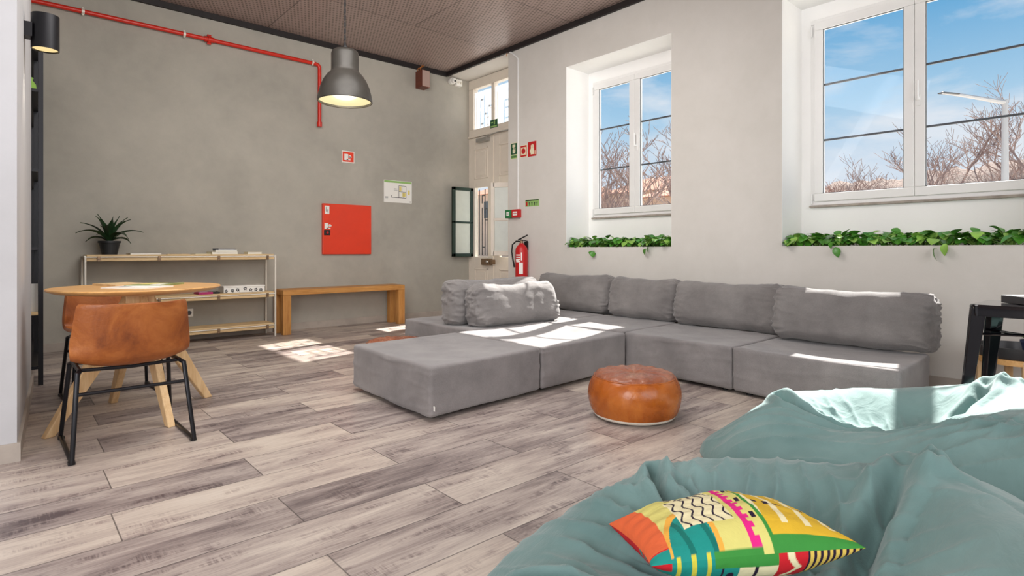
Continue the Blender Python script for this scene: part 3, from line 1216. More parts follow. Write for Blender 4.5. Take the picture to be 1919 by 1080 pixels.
beanbag('nearest sage green bean bag with the patterned cushion lying in it',
        [(-.15, 1.30), (-.13, 1.52), (.02, 1.70), (.25, 1.84), (.55, 1.92), (.85, 1.92), (1.10, 1.80), (1.28, 1.62), (1.42, 1.35), (1.48, 1.0), (1.35, .62), (.9, .45), (.4, .48), (.05, .70), (-.12, 1.0)],
        [(-.06, 1.46, .13), (.0, 1.50, .175), (.10, 1.56, .225), (.20, 1.62, .275), (.32, 1.66, .32), (.43, 1.69, .352), (.55, 1.72, .372), (.70, 1.71, .378), (.85, 1.67, .38), (.98, 1.60, .40), (1.07, 1.50, .46),
         (.52, 1.50, .225), (.70, 1.46, .225), (.56, 1.62, .355), (.72, 1.60, .355), (.66, 1.34, .205), (.79, 1.36, .235), (.50, 1.30, .215), (.45, 1.15, .215), (.62, 1.12, .22), (.34, 1.32, .225), (.27, 1.45, .235), (.15, 1.45, .225),
         (.02, 1.33, .245), (.12, 1.2, .27), (.22, 1.1, .265), (.0, 1.1, .25), (.2, .9, .29), (.1, .8, .25),
         (.95, 1.44, .37), (.88, 1.30, .335), (1.0, 1.22, .425), (.86, 1.10, .365), (1.1, 1.32, .44), (.75, .95, .335), (.95, .95, .43), (1.1, 1.0, .46), (1.2, 1.2, .40), (.6, .85, .30), (.5, .7, .33), (.8, .7, .40), (1.2, .8, .42), (1.35, 1.1, .33)],
        [([(.425, 1.72), (.415, 1.62), (.45, 1.52), (.51, 1.44), (.60, 1.38)], .085, .018), ([(1.06, 1.53), (.95, 1.45), (.84, 1.37), (.76, 1.28), (.70, 1.15)], .075, .028), ([(-.02, 1.36), (.10, 1.30), (.2, 1.24), (.3, 1.2)], .05, .022)],
        [(1.075, 1.49, .026, .04)],
        [(.27, 1.50, .70, -.71, .26, .066, .040), (.42, 1.40, .75, -.66, .16, .055, .03), (.72, 1.55, -.30, -.95, .24, .075, .024), (1.02, 1.12, -.93, .36, .46, .085, .015), (.1, 1.2, .95, -.3, .2, .08, .016)],
        3, (.65, 1.2), [[(1.08, 1.48), (1.12, 1.3), (1.08, 1.1), (.95, .9), (.8, .7)]])
K2 = 1.07
foot2 = [(.84, 2.45), (.86, 2.62), (1.0, 2.74), (1.25, 2.80), (1.55, 2.84), (1.85, 2.84), (2.12, 2.74), (2.32, 2.5), (2.42, 2.2), (2.35, 1.85), (2.10, 1.62), (1.85, 1.52), (1.60, 1.60), (1.42, 1.76), (1.22, 1.93), (1.02, 2.12), (.88, 2.30)]
ctrl2 = [(.92, 2.50, .18), (.97, 2.47, .25), (1.14, 2.52, .325), (1.30, 2.60, .36), (1.6, 2.62, .37), (1.85, 2.62, .375), (2.0, 2.55, .40), (2.03, 2.38, .47),
         (1.15, 2.4, .31), (1.35, 2.44, .27), (1.55, 2.44, .27), (1.75, 2.42, .28), (1.5, 2.32, .25), (1.3, 2.30, .27), (1.65, 2.32, .27),
         (1.0, 2.33, .27), (1.15, 2.2, .305), (1.28, 2.12, .325), (1.4, 2.05, .35), (1.5, 2.0, .39), (1.65, 1.98, .43),
         (1.9, 2.25, .43), (1.85, 2.1, .44), (2.1, 2.1, .43), (1.75, 1.8, .42), (1.55, 1.78, .36), (2.0, 1.85, .41), (2.3, 2.2, .36), (2.3, 2.5, .3)]
beanbag('far sage green bean bag lying in the sunlight beside the sofa end',
        [(a_ * K2, c_ * K2) for a_, c_ in foot2], [(a_ * K2, c_ * K2, 1 - K2 * (1 - e_)) for a_, c_, e_ in ctrl2],
        [([(1.30, 2.80), (1.30, 2.68), (1.39, 2.55), (1.52, 2.42)], .08, .022), ([(2.14, 2.57), (2.03, 2.48), (1.90, 2.44), (1.80, 2.35)], .06, .026)],
        [(2.17, 2.52, .022, .045)],
        [(1.2, 2.42, .8, -.6, .3, .08, .026), (1.66, 2.70, -.2, -.98, .25, .07, .026), (2.0, 2.2, .9, .4, .35, .08, .022), (1.6, 2.1, .95, -.2, .3, .06, .014)],
        8, (1.7, 2.35), [[(1.75, 2.16), (1.84, 1.98), (1.84, 1.76)]])


# ---- patterned scatter cushion
def pattern(s, t):
    """print of the cover: s,t in 0..1"""
    cr = lambda *c: srgb(*c)[:3]
    YEL, LIM, MAG, GRN, RED, TEA, INK, CRM, ORG = cr(216, 176, 50), cr(214, 206, 120), cr(220, 40, 130), cr(60, 140, 60), cr(200, 34, 44), cr(30, 140, 130), cr(40, 26, 50), cr(232, 222, 180), cr(224, 104, 60)
    fr = lambda x: x - math.floor(x)
    # outer rim of the far side
    if t > .86 and s > .42:
        if t > .95:
            return MAG
        return CRM if fr(s * 22 + t * 4) < .45 else cr(224, 90, 140)
    if .83 < t <= .86 and s > .55:
        return CRM if fr(s * 40) < .5 else INK
    if s < .10:
        return ORG if t > .45 else (RED if fr(t * 9) < .5 else TEA)
    if s > .60:
        if t > .40:
            if abs(t - .42) < .018:
                return GRN
            q = fr((s - .6) * 9 + (t - .62) * 1.0 * (1 if t > .62 else -1) * 2.2)
            if abs(t - .62) < .012 and fr(s * 16) < .5:
                return INK
            return CRM if q < .28 and .47 < t < .8 else YEL
        if s < .74:
            z = abs(fr(t * 9) - .5) * 2
            return CRM if abs((s - .67) / .045 - (z - .5) * 1.4) < .35 else RED
        return INK if fr(s * 34) < .45 else cr(222, 190, 90)
    if .535 < s <= .60 and t > .40:
        return GRN if s > .582 else (INK if fr(t * 8) < .22 and abs(s - .56) < .012 else LIM)
    if .485 < s <= .535 and t > .42:
        return MAG if s < .515 or fr(t * 24) < .5 else LIM
    if .355 < t < .42 and s > .3:
        return GRN
    if t >= .42:
        # lime field with a sun and waves
        dx, dy = (s - .36) / .15, (t - .88) / .17
        r = math.hypot(dx, dy)
        if r < .35:
            return LIM
        if .4 < r < .85 and t > .7:
            a = math.atan2(dy, dx) / math.pi * 9
            return INK if fr(a) < .42 else CRM
        wv = t + .018 * math.sin(s * 95)
        if .5 < t < .76 and .2 < s < .46:
            return INK if fr(s * 18 + .25 * math.sin(t * 60)) < .2 else CRM
        if (s - .22) ** 2 / .012 + (t - .42) ** 2 / .03 < 1:
            return TEA if fr(s * 9 + t * 3) > .25 else cr(20, 110, 100)
        if (s - .22) ** 2 / .018 + (t - .42) ** 2 / .045 < 1:
            return cr(230, 170, 70)
        return LIM
    if s < .33:
        if t > .26:
            return TEA if fr(s * 14) < .7 else cr(210, 200, 70)
        if t > .22:
            return INK
        return RED if fr(s * 7 + t * 5) < .6 else ORG
    if s < .42:
        if math.hypot((s - .38) / .018, (t - .3) / .03) < 1:
            return INK
        return TEA if abs(s - .34) > .006 else INK
    # leafy motif
    a = math.hypot((s - .50), (t - .12) * .9)
    if abs(s - .50) < .008:
        return INK
    lf = abs((t - .2) - abs(s - .5) * -1.0)
    if lf < .035 and abs(s - .5) < .075:
        return INK
    return CRM if t > .2 else YEL


def throw_cushion():
    NX, NY = 300, 220
    L, H, T = .225, .175, .085
    cpt = at(.485, 1.32, .345)
    Mx = Matrix.Translation(cpt) @ Matrix.Rotation(-math.atan2(S_, C_) + R(5), 4, 'Z') @ Matrix.Rotation(R(-2), 4, 'Y') @ Matrix.Rotation(R(-13), 4, 'X')
    vs, cols, fs = [], [], []
    for side in (1, -1):
        for j in range(NY + 1):
            for i in range(NX + 1):
                s, t = i / NX, j / NY
                a, c = 2 * s - 1, 2 * t - 1
                q = max(0, (1 - a ** 2)) ** .55 * max(0, (1 - c ** 2)) ** .5
                # pinched corners, edges drawn in
                x = a * L * (1 - .10 * (1 - a * a) * 0 - .07 * (1 - c * c) * 0) * (1 - .06 * (1 - c ** 2) ** 1)
                y = c * H * (1 - .08 * (1 - a ** 2))
                z = side * T * q * (1 + .10 * fbm((a * 2, c * 2, side * 3))) + .006 * math.sin(c * 20 + a * 6) * q * abs(a) ** 3
                p = Mx @ Vector((x, y, z))
                vs.append(p)
                cols.append(pattern(s, .415 + .585 * t) if side > 0 else pattern(s, max(0, .372 - .9 * t)))
    o = (NX + 1) * (NY + 1)
    for sd in (0, 1):
        for j in range(NY):
            for i in range(NX):
                a = sd * o + j * (NX + 1) + i
                f = (a, a + 1, a + NX + 2, a + NX + 1)
                fs.append(f if sd == 0 else f[::-1])
    me = bpy.data.meshes.new('patterned_cushion')
    me.from_pydata([tuple(v) for v in vs], [], fs)
    ca = me.color_attributes.new('print', 'FLOAT_COLOR', 'POINT')
    ca.data.foreach_set('color', np.array([(*c, 1) for c in cols], dtype=np.float32).ravel())
    m, N, bb = newmat('printed_cotton')
    at_ = N.n('ShaderNodeAttribute', _attribute_name='print')
    cc = N.mix(.12, at_.outputs['Color'], N.ramp(N.noise(N.coord(), 40, 3, .6), [(.3, (.5, .5, .5, 1)), (.7, (1, 1, 1, 1))]), 'MULTIPLY')
    N.set(bb, 'Base Color', cc)
    bb.inputs['Roughness'].default_value = .75
    bb.inputs['Specular IOR Level'].default_value = .2
    bump(N, bb, N.noise(N.coord(), 12, 4, .6, 1.0), .4, .012)
    me.materials.append(m)
    me.polygons.foreach_set('use_smooth', [True] * len(me.polygons))
    o = bpy.data.objects.new('patterned_cushion', me)
    COL.objects.link(o)
    tag(o, 'small bright cushion printed in yellow, pink, red and teal on the near bean bag', 'cushion')


throw_cushion()


# ---------------------------------------------------------------- dining corner
TC = (.62, 4.14)
t = thing('round_table', 'small round table with a light oak top and splayed pale wooden legs', 'table', (TC[0], TC[1], 0))
b = MB()
b.lathe([(0, .742), (.34, .742), (.41, .752), (.445, .766), (.449, .772), (.446, .778), (0, .778)], c=(TC[0], TC[1], 0), n=72)
b.build('tabletop', M['oak'], t, smooth='auto')
b = MB()
b.box(TC[0] - .075, TC[0] + .075, TC[1] - .075, TC[1] + .075, .60, .742)
b.build('column', M['ply'], t, bevel=.006)
for fx, fy in ((.18, 3.93), (.71, 3.72), (1.04, 4.29), (.54, 4.55)):
    f = Vector((fx, fy, 0))
    c = Vector((TC[0], TC[1], 0))
    d = (f - c).normalized()
    sd = Vector((-d.y, d.x, 0)) * .020
    top = c + d * .03
    pts = []
    # tapering board in the vertical plane of the leg
    A1, A2 = top + Vector((0, 0, .74)), top + Vector((0, 0, .57))
    B1, B2 = c + d * .20 + Vector((0, 0, .74)), None
    F1, F2 = f + d * .026, f - d * .026
    prof = [A2, A1, c + d * .075 + Vector((0, 0, .74)), F1, F2]
    b = MB()
    vs = [p + sd for p in prof] + [p - sd for p in prof]
    n = len(prof)
    b.add(vs, [tuple(range(n)), tuple(range(n, 2 * n))[::-1]] + [(i, n + i, n + (i + 1) % n, (i + 1) % n) for i in range(n)])
    b.build('leg', M['ply'], t, bevel=.005)


def make_chair(loc, rz, label):
    t = thing('dining_chair', label, 'chair', loc, 'tan leather chairs at the round table')
    del t['org']
    prof = [(.235, .425, .165), (.225, .448, .19), (.16, .455, .215), (.08, .442, .228), (0, .43, .236), (-.08, .425, .242), (-.15, .432, .247), (-.195, .462, .252), (-.218, .505, .253), (-.232, .56, .25), (-.245, .62, .243), (-.257, .68, .236), (-.266, .724, .229), (-.268, .738, .220)]
    NU = 22
    vs, fs = [], []
    def row(k):
        return prof[k]
    m_ = len(prof)
    fine = []
    for i in range((m_ - 1) * 3 + 1):
        k = i / 3
        a = int(min(k, m_ - 2))
        f = k - a
        p0, p1, p2, p3 = prof[max(0, a - 1)], prof[a], prof[a + 1], prof[min(m_ - 1, a + 2)]
        fine.append(tuple(.5 * ((2 * p1[q]) + (-p0[q] + p2[q]) * f + (2 * p0[q] - 5 * p1[q] + 4 * p2[q] - p3[q]) * f * f + (-p0[q] + 3 * p1[q] - 3 * p2[q] + p3[q]) * f ** 3) for q in range(3)))
    for i, (y, z, hw) in enumerate(fine):
        g = i / (len(fine) - 1)
        up = max(0, min(1, 1 - (g - .45) / .3)) * (.3 + .7 * min(1, g / .35))
        fw = max(0, min(1, (g - .4) / .25))
        for j in range(NU + 1):
            s = 2 * j / NU - 1
            e = abs(s) ** 2.6
            vs.append((s * hw, y + .075 * e * fw, z + .045 * e * up))
    for i in range(len(fine) - 1):
        for j in range(NU):
            a = i * (NU + 1) + j
            fs.append((a, a + 1, a + NU + 2, a + NU + 1))
    b = MB()
    b.add(vs, fs)
    sh = b.build('seat_shell', M['tan'], t, smooth=True)
    md = sh.modifiers.new('thick', 'SOLIDIFY')
    md.thickness = .022
    md.offset = 0
    md = sh.modifiers.new('bev', 'BEVEL')
    md.width = .006
    md.segments = 2
    md.limit_method = 'ANGLE'
    for s in (-1, 1):
        b = MB()
        x = s * .255
        xt = s * .215
        b.tube([(xt, -.15, .415), (xt + s * .012, -.175, .405), (x, -.262, .02), (x, -.262, .011), (x, -.25, .010), (x, .25, .010), (x, .262, .011), (x, .262, .02), (xt + s * .01, .175, .405), (xt, .15, .415), (xt, -.15, .415)], .0105, 10)
        b.build('leg_frame', M['blackmetal'], t, smooth='auto')
        for yy in (-.245, .245):
            b = MB()
            b.box(x - .014, x + .014, yy - .014, yy + .014, 0, .014)
            b.build('foot_cap', M['dark'], t)
    for yy in (-.12, .12):
        b = MB()
        b.tube([(-.215, yy, .413), (0, yy, .405), (.215, yy, .413)], .009, 8)
        b.build('seat_rail', M['blackmetal'], t, smooth='auto')
    b = MB()
    b.tube([(-.228, -.197, .31), (.228, -.197, .31)], .009, 8)
    b.build('stretcher', M['blackmetal'], t, smooth='auto')
    t.location = loc
    t.rotation_euler = (0, 0, rz)
    return t


ch = make_chair((.49, 3.61, 0), R(1), 'tan leather chair with black sled legs, its back towards the room')
c2 = ch.copy()
COL.objects.link(c2)
for o in list(ch.children):
    q = o.copy()
    COL.objects.link(q)
    q.parent = c2
c2.location = (.565, 4.76, 0)
c2.rotation_euler = (0, 0, R(183))
c2['label'] = 'tan leather chair on the far side of the round table, mostly hidden'

# magazines on the round table
def sheet(name, c, sx, sy, rz, h, mats, label, cat, group=None, blobs=()):
    b = MB()
    cs_, sn = math.cos(rz), math.sin(rz)
    c = Vector(c)
    ux, uy = Vector((cs_, sn, 0)), Vector((-sn, cs_, 0))
    b.obox(c + Vector((0, 0, h / 2)), ux * sx / 2, uy * sy / 2, (0, 0, h / 2))
    for (a, d, wx, wy, mi) in blobs:
        b.obox(c + ux * a * sx + uy * d * sy + Vector((0, 0, h)), ux * wx * sx / 2, uy * wy * sy / 2, (0, 0, .0008), mi)
    o = b.build(name, mats, None)
    return tag(o, label, cat, group)


zt = .778
sheet('magazine', (.60, 4.02, zt), .22, .29, R(40), .006, [M['paper'], M['white'], M['steel']], 'open white magazine lying left on the round table', 'magazine', blobs=[(.2, 0, .4, .8, 1), (-.2, .2, .3, .2, 2)])
sheet('magazine', (.72, 4.20, zt), .21, .29, R(-38), .010, [M['olive'], M['yellowprint'], M['paper'], M['darkgreen']], 'green and yellow magazine lying right on the round table', 'magazine', blobs=[(-.1, .1, .5, .5, 1), (.25, -.2, .3, .3, 2), (.1, .35, .5, .1, 3)])
sheet('magazine', (.56, 4.36, zt), .20, .26, R(20), .012, [M['pine'], M['paper']], 'tan covered booklet behind the magazines on the round table', 'booklet', blobs=[(0, 0, .6, .5, 0)])

# ---------------------------------------------------------------- console shelf
x0, x1, y0, y1 = .59, 2.375, 6.83, 7.14
t = thing('console_shelf', 'three-tier shelf of pale boards on a thin cream tube frame', 'shelf', ((x0 + x1) / 2, 6.98, 0))
for (px, py) in ((x0, y0), (x1, y0), (x0, y1), (x1, y1)):
    b = MB()
    b.tube([(px, py, 0), (px, py, .935)], .0105, 10)
    b.build('post', M['cream_metal'], t, smooth='auto')
for xx in (x0, x1):
    for zz in (.94, .497, .125):
        b = MB()
        b.tube([(xx, y0, zz - .003), (xx, y1, zz - .003)], .009, 8)
        b.build('side_rail', M['cream_metal'], t, smooth='auto')
for k, zz in enumerate((.935, .50, .135)):
    b = MB()
    wdt = (y1 - y0 - .02) / 3
    for j in range(3):
        b.box(x0 + .012, x1 - .012, y0 + .01 + j * wdt + .003, y0 + .01 + (j + 1) * wdt - .003, zz, zz + .02)
    brd = b.build('board', M['pine'], t, bevel=.003)
    b = MB()
    b.box(x0 + .012, x1 - .012, y0 + .004, y0 + .026, zz - .042, zz - .012)
    b.box(x0 + .012, x1 - .012, y1 - .026, y1 - .004, zz - .042, zz - .012)
    b.build('slat', M['pine'], t, bevel=.003)
    b = MB()
    b.tube([(x0, y0 - .002, zz - .004), (x1, y0 - .002, zz - .004)], .006, 8)
    b.build('front_rail', M['cream_metal'], t, smooth='auto')
    for fx in (.06, .345, .66, .95):
        xx = x0 + (x1 - x0) * fx
        b = MB()
        b.box(xx - .014, xx + .014, y0 - .012, y0 + .006, zz - .045, zz + .004)
        b.tube([(xx, y0 - .02, zz - .02), (xx, y0 - .005, zz - .02)], .008, 8)
        b.build('clamp', M['brass'], t, bevel=.003)

zt = .955
# plant pot with agave
t = thing('potted_agave', 'dark green spiky agave in a black plastic pot on the left of the shelf', 'potted plant', (.80, 6.98, zt))
b = MB()
b.lathe([(0, 0), (.066, 0), (.088, .115), (.097, .118), (.097, .138), (.088, .138), (.084, .12), (0, .12)], c=(.80, 6.98, zt), n=32)
b.build('pot', M['pot'], t, smooth='auto')
b = MB()
b.lathe([(0, .12), (.083, .12), (.05, .13), (0, .132)], c=(.80, 6.98, zt), n=24)
b.build('soil', M['soil'], t)
rnd = random.Random(3)
NL = 20
for k in range(NL):
    b = MB()
    an = k * 2.399 + .3
    ring_ = k / NL
    up = .28 + 1.15 * ring_
    Lf = .36 - .10 * ring_ + rnd.uniform(-.02, .02)
    d = Vector((math.cos(an), math.sin(an), 0))
    if d.y > .2:
        Lf *= .62
    sd = Vector((-d.y, d.x, 0))
    vs = []
    n = 9
    p = Vector((.80, 6.98, zt + .13)) + d * .012
    ang = min(1.45, up + .35)
    for i in range(n + 1):
        s = i / n
        wv = .034 * (math.sin(math.pi * min(1, s * .8 + .22)) ** .8) * (1 - s ** 4) + .0006
        nrm = Vector((-d.x * math.sin(ang), -d.y * math.sin(ang), math.cos(ang)))
        vs += [p + sd * wv + nrm * wv * .45, p - nrm * .003, p - sd * wv + nrm * wv * .45, p + nrm * .004]
        p = p + (d * math.cos(ang) + Vector((0, 0, math.sin(ang)))) * Lf / n
        ang -= (.16 + .10 * s) * (1 - ring_ * .85)
    fs = []
    for i in range(n):
        for j in range(4):
            a = i * 4
            fs.append((a + j, a + (j + 1) % 4, a + 4 + (j + 1) % 4, a + 4 + j))
    fs += [(0, 1, 2, 3), (n * 4, n * 4 + 3, n * 4 + 2, n * 4 + 1)]
    b.add(vs, fs)
    b.build('leaf', M['leafdark'], t, smooth='auto')

sheet('magazine', (1.09, 6.96, zt), .27, .21, R(2), .012, [M['paper'], M['navy'], M['steel']], 'thin white and dark magazine next to the agave on the top shelf', 'magazine', blobs=[(-.3, 0, .3, .8, 1), (.2, 0, .3, .6, 2)])
sheet('leaflet', (1.40, 6.97, zt), .20, .15, R(-4), .004, [M['pine'], M['darkgreen']], 'small flat leaflet in the middle of the top shelf', 'leaflet', blobs=[(-.1, 0, .5, .4, 1)])
sheet('leaflet', (1.63, 6.96, zt), .17, .14, R(6), .005, [M['cream'], M['paper']], 'cream leaflet beside the book pile on the top shelf', 'leaflet')


def book(c, sx, sy, rz, h, cover, label, group):
    t = thing('book', label, 'book', c, group)
    cs_, sn = math.cos(rz), math.sin(rz)
    c = Vector(c)
    ux, uy = Vector((cs_, sn, 0)), Vector((-sn, cs_, 0))
    b = MB()
    b.obox(c + Vector((0, 0, .0015)), ux * sx / 2, uy * sy / 2, (0, 0, .0015))
    b.obox(c + Vector((0, 0, h - .0015)), ux * sx / 2, uy * sy / 2, (0, 0, .0015))
    b.obox(c - ux * (sx / 2 - .0015) + Vector((0, 0, h / 2)), ux * .0015, uy * sy / 2, (0, 0, h / 2))
    b.build('cover', cover, t)
    b = MB()
    b.obox(c + ux * -.001 + Vector((0, 0, h / 2)), ux * (sx / 2 - .004), uy * (sy / 2 - .004), (0, 0, h / 2 - .003))
    b.build('pages', M['paper'], t)
    return t


book((1.84, 6.96, zt), .27, .20, R(2), .026, M['cream'], 'thick cream book at the bottom of the pile on the top shelf', 'books on the top shelf')
book((1.87, 6.96, zt + .0265), .22, .16, R(-5), .020, M['paper'], 'white book in the middle of the pile on the top shelf', 'books on the top shelf')
book((1.86, 6.97, zt + .047), .19, .14, R(10), .015, M['navy'], 'dark blue book on top of the pile on the top shelf', 'books on the top shelf')
book((2.165, 6.95, zt), .16, .12, R(3), .024, M['cream'], 'small cream book lying alone at the right end of the top shelf', 'books on the top shelf')

zm = .521
t = thing('storage_box', 'flat white box with a dark floral print on the middle shelf', 'box', (2.04, 6.97, zm))
b = MB()
b.box(1.83, 2.27, 6.87, 7.08, zm, zm + .062)
b.build('box_body', M['white'], t, bevel=.004)
b = MB()
b.box(1.825, 2.275, 6.865, 7.085, zm + .062, zm + .078)
b.build('lid', M['white'], t, bevel=.004)
rnd = random.Random(4)
b = MB()
for k in range(7):
    xx, zz = 1.86 + k * .062 + rnd.uniform(-.01, .01), zm + .035 + rnd.uniform(-.015, .015)
    for j in range(5):
        a = j * 1.2566 + k
        b.obox((xx + .012 * math.cos(a), 6.8692, zz + .012 * math.sin(a)), (.006, 0, 0), (0, .0008, 0), (0, 0, .006))
    b.tube([(xx, 6.869, zz), (xx + .02, 6.869, zz - .025)], .0015, 4)
b.build('flower_print', M['darkgreymetal'], t)
sheet('book', (1.64, 6.93, zm), .14, .18, R(3), .022, [M['magenta'], M['paper']], 'magenta covered book on the middle shelf near the table', 'book', blobs=[(0, 0, .6, .3, 1)])
sheet('book', (1.755, 6.97, zm), .09, .17, R(-3), .016, [M['dark'], M['steel']], 'thin black book between the magenta one and the floral box', 'book', blobs=[(0, .2, .6, .1, 1)])

# ---------------------------------------------------------------- bench
x0, x1, y0, y1, h = 2.455, 4.09, 6.80, 7.12, .53
t = thing('wooden_bench', 'long honey coloured wooden bench against the grey wall', 'bench', ((x0 + x1) / 2, 6.96, 0))
b = MB()
b.box(x0 + .001, x1 - .001, y0, y1, h - .065, h)
b.build('bench_top', M['benchx'], t, bevel=.005)
for px in (x0, x1 - .095):
    for py in (y0 + .002, y1 - .087):
        b = MB()
        b.box(px, px + .095, py, py + .085, 0, h - .066)
        b.build('leg', M['benchz'], t, bevel=.004)

# ---------------------------------------------------------------- wall things on the grey wall
yw = YB
t = thing('fire_hose_cabinet', 'square red fire hose cabinet set on the grey wall above the bench', 'cabinet', (3.43, yw, .945))
b = MB()
b.box(3.085, 3.772, 7.150, yw, .945, 1.606)
b.build('door', M['red'], t, bevel=.006)
b = MB()
b.box(3.10, 3.185, 7.143, 7.151, 1.193, 1.263)
hd = b.build('latch', M['dark'], t, bevel=.004)
b = MB()
b.lathe([(0, 0), (.016, 0), (.016, .006), (0, .006)], M=Matrix.Rotation(R(90), 4, 'X'), c=(3.145, 7.144, 1.228), n=16)
b.build('latch_button', M['redplastic'], hd)
b = MB()
b.box(3.11, 3.172, 7.147, 7.151, 1.47, 1.575)
lb = b.build('label_plate', M['white'], t)
b = MB()
b.box(3.125, 3.135, 7.1455, 7.148, 1.50, 1.56)
b.box(3.145, 3.158, 7.1455, 7.148, 1.49, 1.53)
b.build('label_print', M['steel'], lb)


def hose_icon(b, x, z, s, y):
    b.box(x, x + .5 * s, y - .001, y, z, z + .75 * s)
    b.lathe([(0, 0), (.17 * s, 0), (.17 * s, .001), (0, .001)], M=Matrix.Rotation(R(90), 4, 'X'), c=(x + .72 * s, y, z + .45 * s), n=16)
    b.box(x + .45 * s, x + .95 * s, y - .001, y, z + .35 * s, z + .48 * s)
    b.box(x + .3 * s, x + .8 * s, y - .001, y, z + .02 * s, z + .14 * s)


b = MB()
hose_icon(b, 3.108, 1.275, .10, 7.149)
b.build('hose_pictogram', M['white'], t)

t = thing('fire_hose_sign', 'small square red sign with a white hose reel symbol on the grey wall', 'sign', (3.45, yw, 2.167))
b = MB()
b.box(3.36, 3.54, 7.183, yw, 2.167, 2.325)
b.build('sign_plate', M['white'], t, bevel=.003)
b = MB()
b.box(3.372, 3.528, 7.181, 7.184, 2.18, 2.312)
b.build('red_field', M['red'], t)
b = MB()
hose_icon(b, 3.395, 2.2, .11, 7.1805)
b.build('hose_pictogram', M['white'], t)

t = thing('evacuation_plan', 'white evacuation plan with a green header on the grey wall', 'sign', (4.2, yw, 1.67))
b = MB()
b.box(3.985, 4.435, 7.185, yw, 1.675, 1.988)
b.build('plan_sheet', M['white'], t)
b = MB()
b.box(3.99, 4.43, 7.183, 7.1855, 1.955, 1.983)
b.build('header_band', M['limegreen'], t)
b = MB()
for (a, c, z0, z1) in ((4.10, 4.34, 1.745, 1.752), (4.10, 4.106, 1.745, 1.78), (4.22, 4.226, 1.745, 1.92), (4.22, 4.34, 1.915, 1.92), (4.335, 4.341, 1.745, 1.92), (4.27, 4.275, 1.80, 1.92), (4.22, 4.34, 1.83, 1.835), (4.30, 4.305, 1.745, 1.83), (4.14, 4.20, 1.85, 1.854), (4.14, 4.2, 1.87, 1.873), (4.40, 4.42, 1.69, 1.70), (4.0, 4.05, 1.72, 1.724), (4.0, 4.05, 1.735, 1.739), (4.0, 4.05, 1.75, 1.754)):
    b.box(a, c, 7.1835, 7.1855, z0, z1)
b.build('floor_plan_lines', M['darkgreymetal'], t)
b = MB()
for (a, c, z0, z1) in ((4.23, 4.262, 1.84, 1.91), (4.28, 4.33, 1.765, 1.82), (4.37, 4.40, 1.80, 1.86)):
    b.box(a, c, 7.1838, 7.1855, z0, z1)
b.build('plan_colour', M['yellowprint'], t)

t = thing('wall_socket', 'white wall socket low on the grey wall behind the shelf', 'socket', (1.555, yw, .255))
b = MB()
b.box(1.513, 1.597, 7.178, yw, .255, .345)
b.build('socket_plate', M['white'], t, bevel=.004)
b = MB()
b.lathe([(.020, 0), (.024, 0), (.024, .004), (.020, .004)], M=Matrix.Rotation(R(90), 4, 'X'), c=(1.555, 7.178, .30), n=24)
b.lathe([(0, 0), (.004, 0), (.004, .002), (0, .002)], M=Matrix.Rotation(R(90), 4, 'X'), c=(1.547, 7.178, .30), n=8)
b.lathe([(0, 0), (.004, 0), (.004, .002), (0, .002)], M=Matrix.Rotation(R(90), 4, 'X'), c=(1.563, 7.178, .30), n=8)
b.build('socket_holes', M['darkgreymetal'], t)

# red fire pipe
t = thing('fire_pipe', 'red fire water pipe running along the grey wall and turning down', 'pipe', (1.6, 7.15, 3.40))
b = MB()
yp = 7.145
ptsp = [(-.11, yp, 3.39), (1.5, yp, 3.39), (2.98, yp, 3.382), (3.02, yp, 3.372), (3.038, yp, 3.35), (3.04, yp, 3.31), (3.04, yp, 2.62)]
b.tube(ptsp, .023, 14)
b.build('pipe_run', M['redpipe'], t, smooth='auto')
for nm, p0, p1, r in (('coupling', (1.735, yp, 3.389), (1.765, yp, 3.389), .05), ('elbow_collar', (2.955, yp, 3.383), (2.975, yp, 3.383), .029), ('end_cap', (3.04, yp, 2.645), (3.04, yp, 2.585), .031)):
    b = MB()
    b.tube([p0, p1], r if nm != 'coupling' else .043, 14)
    if nm == 'coupling':
        b.tube([(1.70, yp, 3.389), (1.80, yp, 3.389)], .031, 14)
        for dz in (.045, -.045):
            b.tube([(1.73, yp, 3.389 + dz), (1.77, yp, 3.389 + dz)], .012, 8)
    b.build(nm, M['redpipe'], t, smooth='auto')
for xx in (.6, 1.50, 2.95):
    b = MB()
    b.tube([(xx - .012, yp, 3.388), (xx + .012, yp, 3.388)], .030, 14)
    b.box(xx - .006, xx + .006, 7.15, yw, 3.38, 3.396)
    b.box(xx - .008, xx + .008, yp - .006, yp + .006, 3.35, 3.43)
    b.build('pipe_clamp', M['cream_metal'], t)

# wooden speaker
t = thing('wall_speaker', 'small brown wooden speaker box high on the grey wall', 'speaker', (4.55, yw, 3.36))
b = MB()
b.box(4.50, 4.64, 7.02, yw, 3.355, 3.60)
b.build('speaker_box', M['woodbox'], t, bevel=.004)
b = MB()
b.box(4.508, 4.632, 7.012, 7.021, 3.363, 3.592)
b.build('speaker_grille', M['speakergrille'], t, bevel=.003)
b = MB()
b.tube([(4.5, 7.14, 3.60), (4.51, 7.13, 3.64), (4.56, 7.13, 3.66), (4.60, 7.12, 3.695)], .004, 6)
b.tube([(4.52, 7.10, 3.60), (4.53, 7.11, 3.65), (4.57, 7.10, 3.695)], .004, 6)
b.build('cable', M['orangewire'], t)

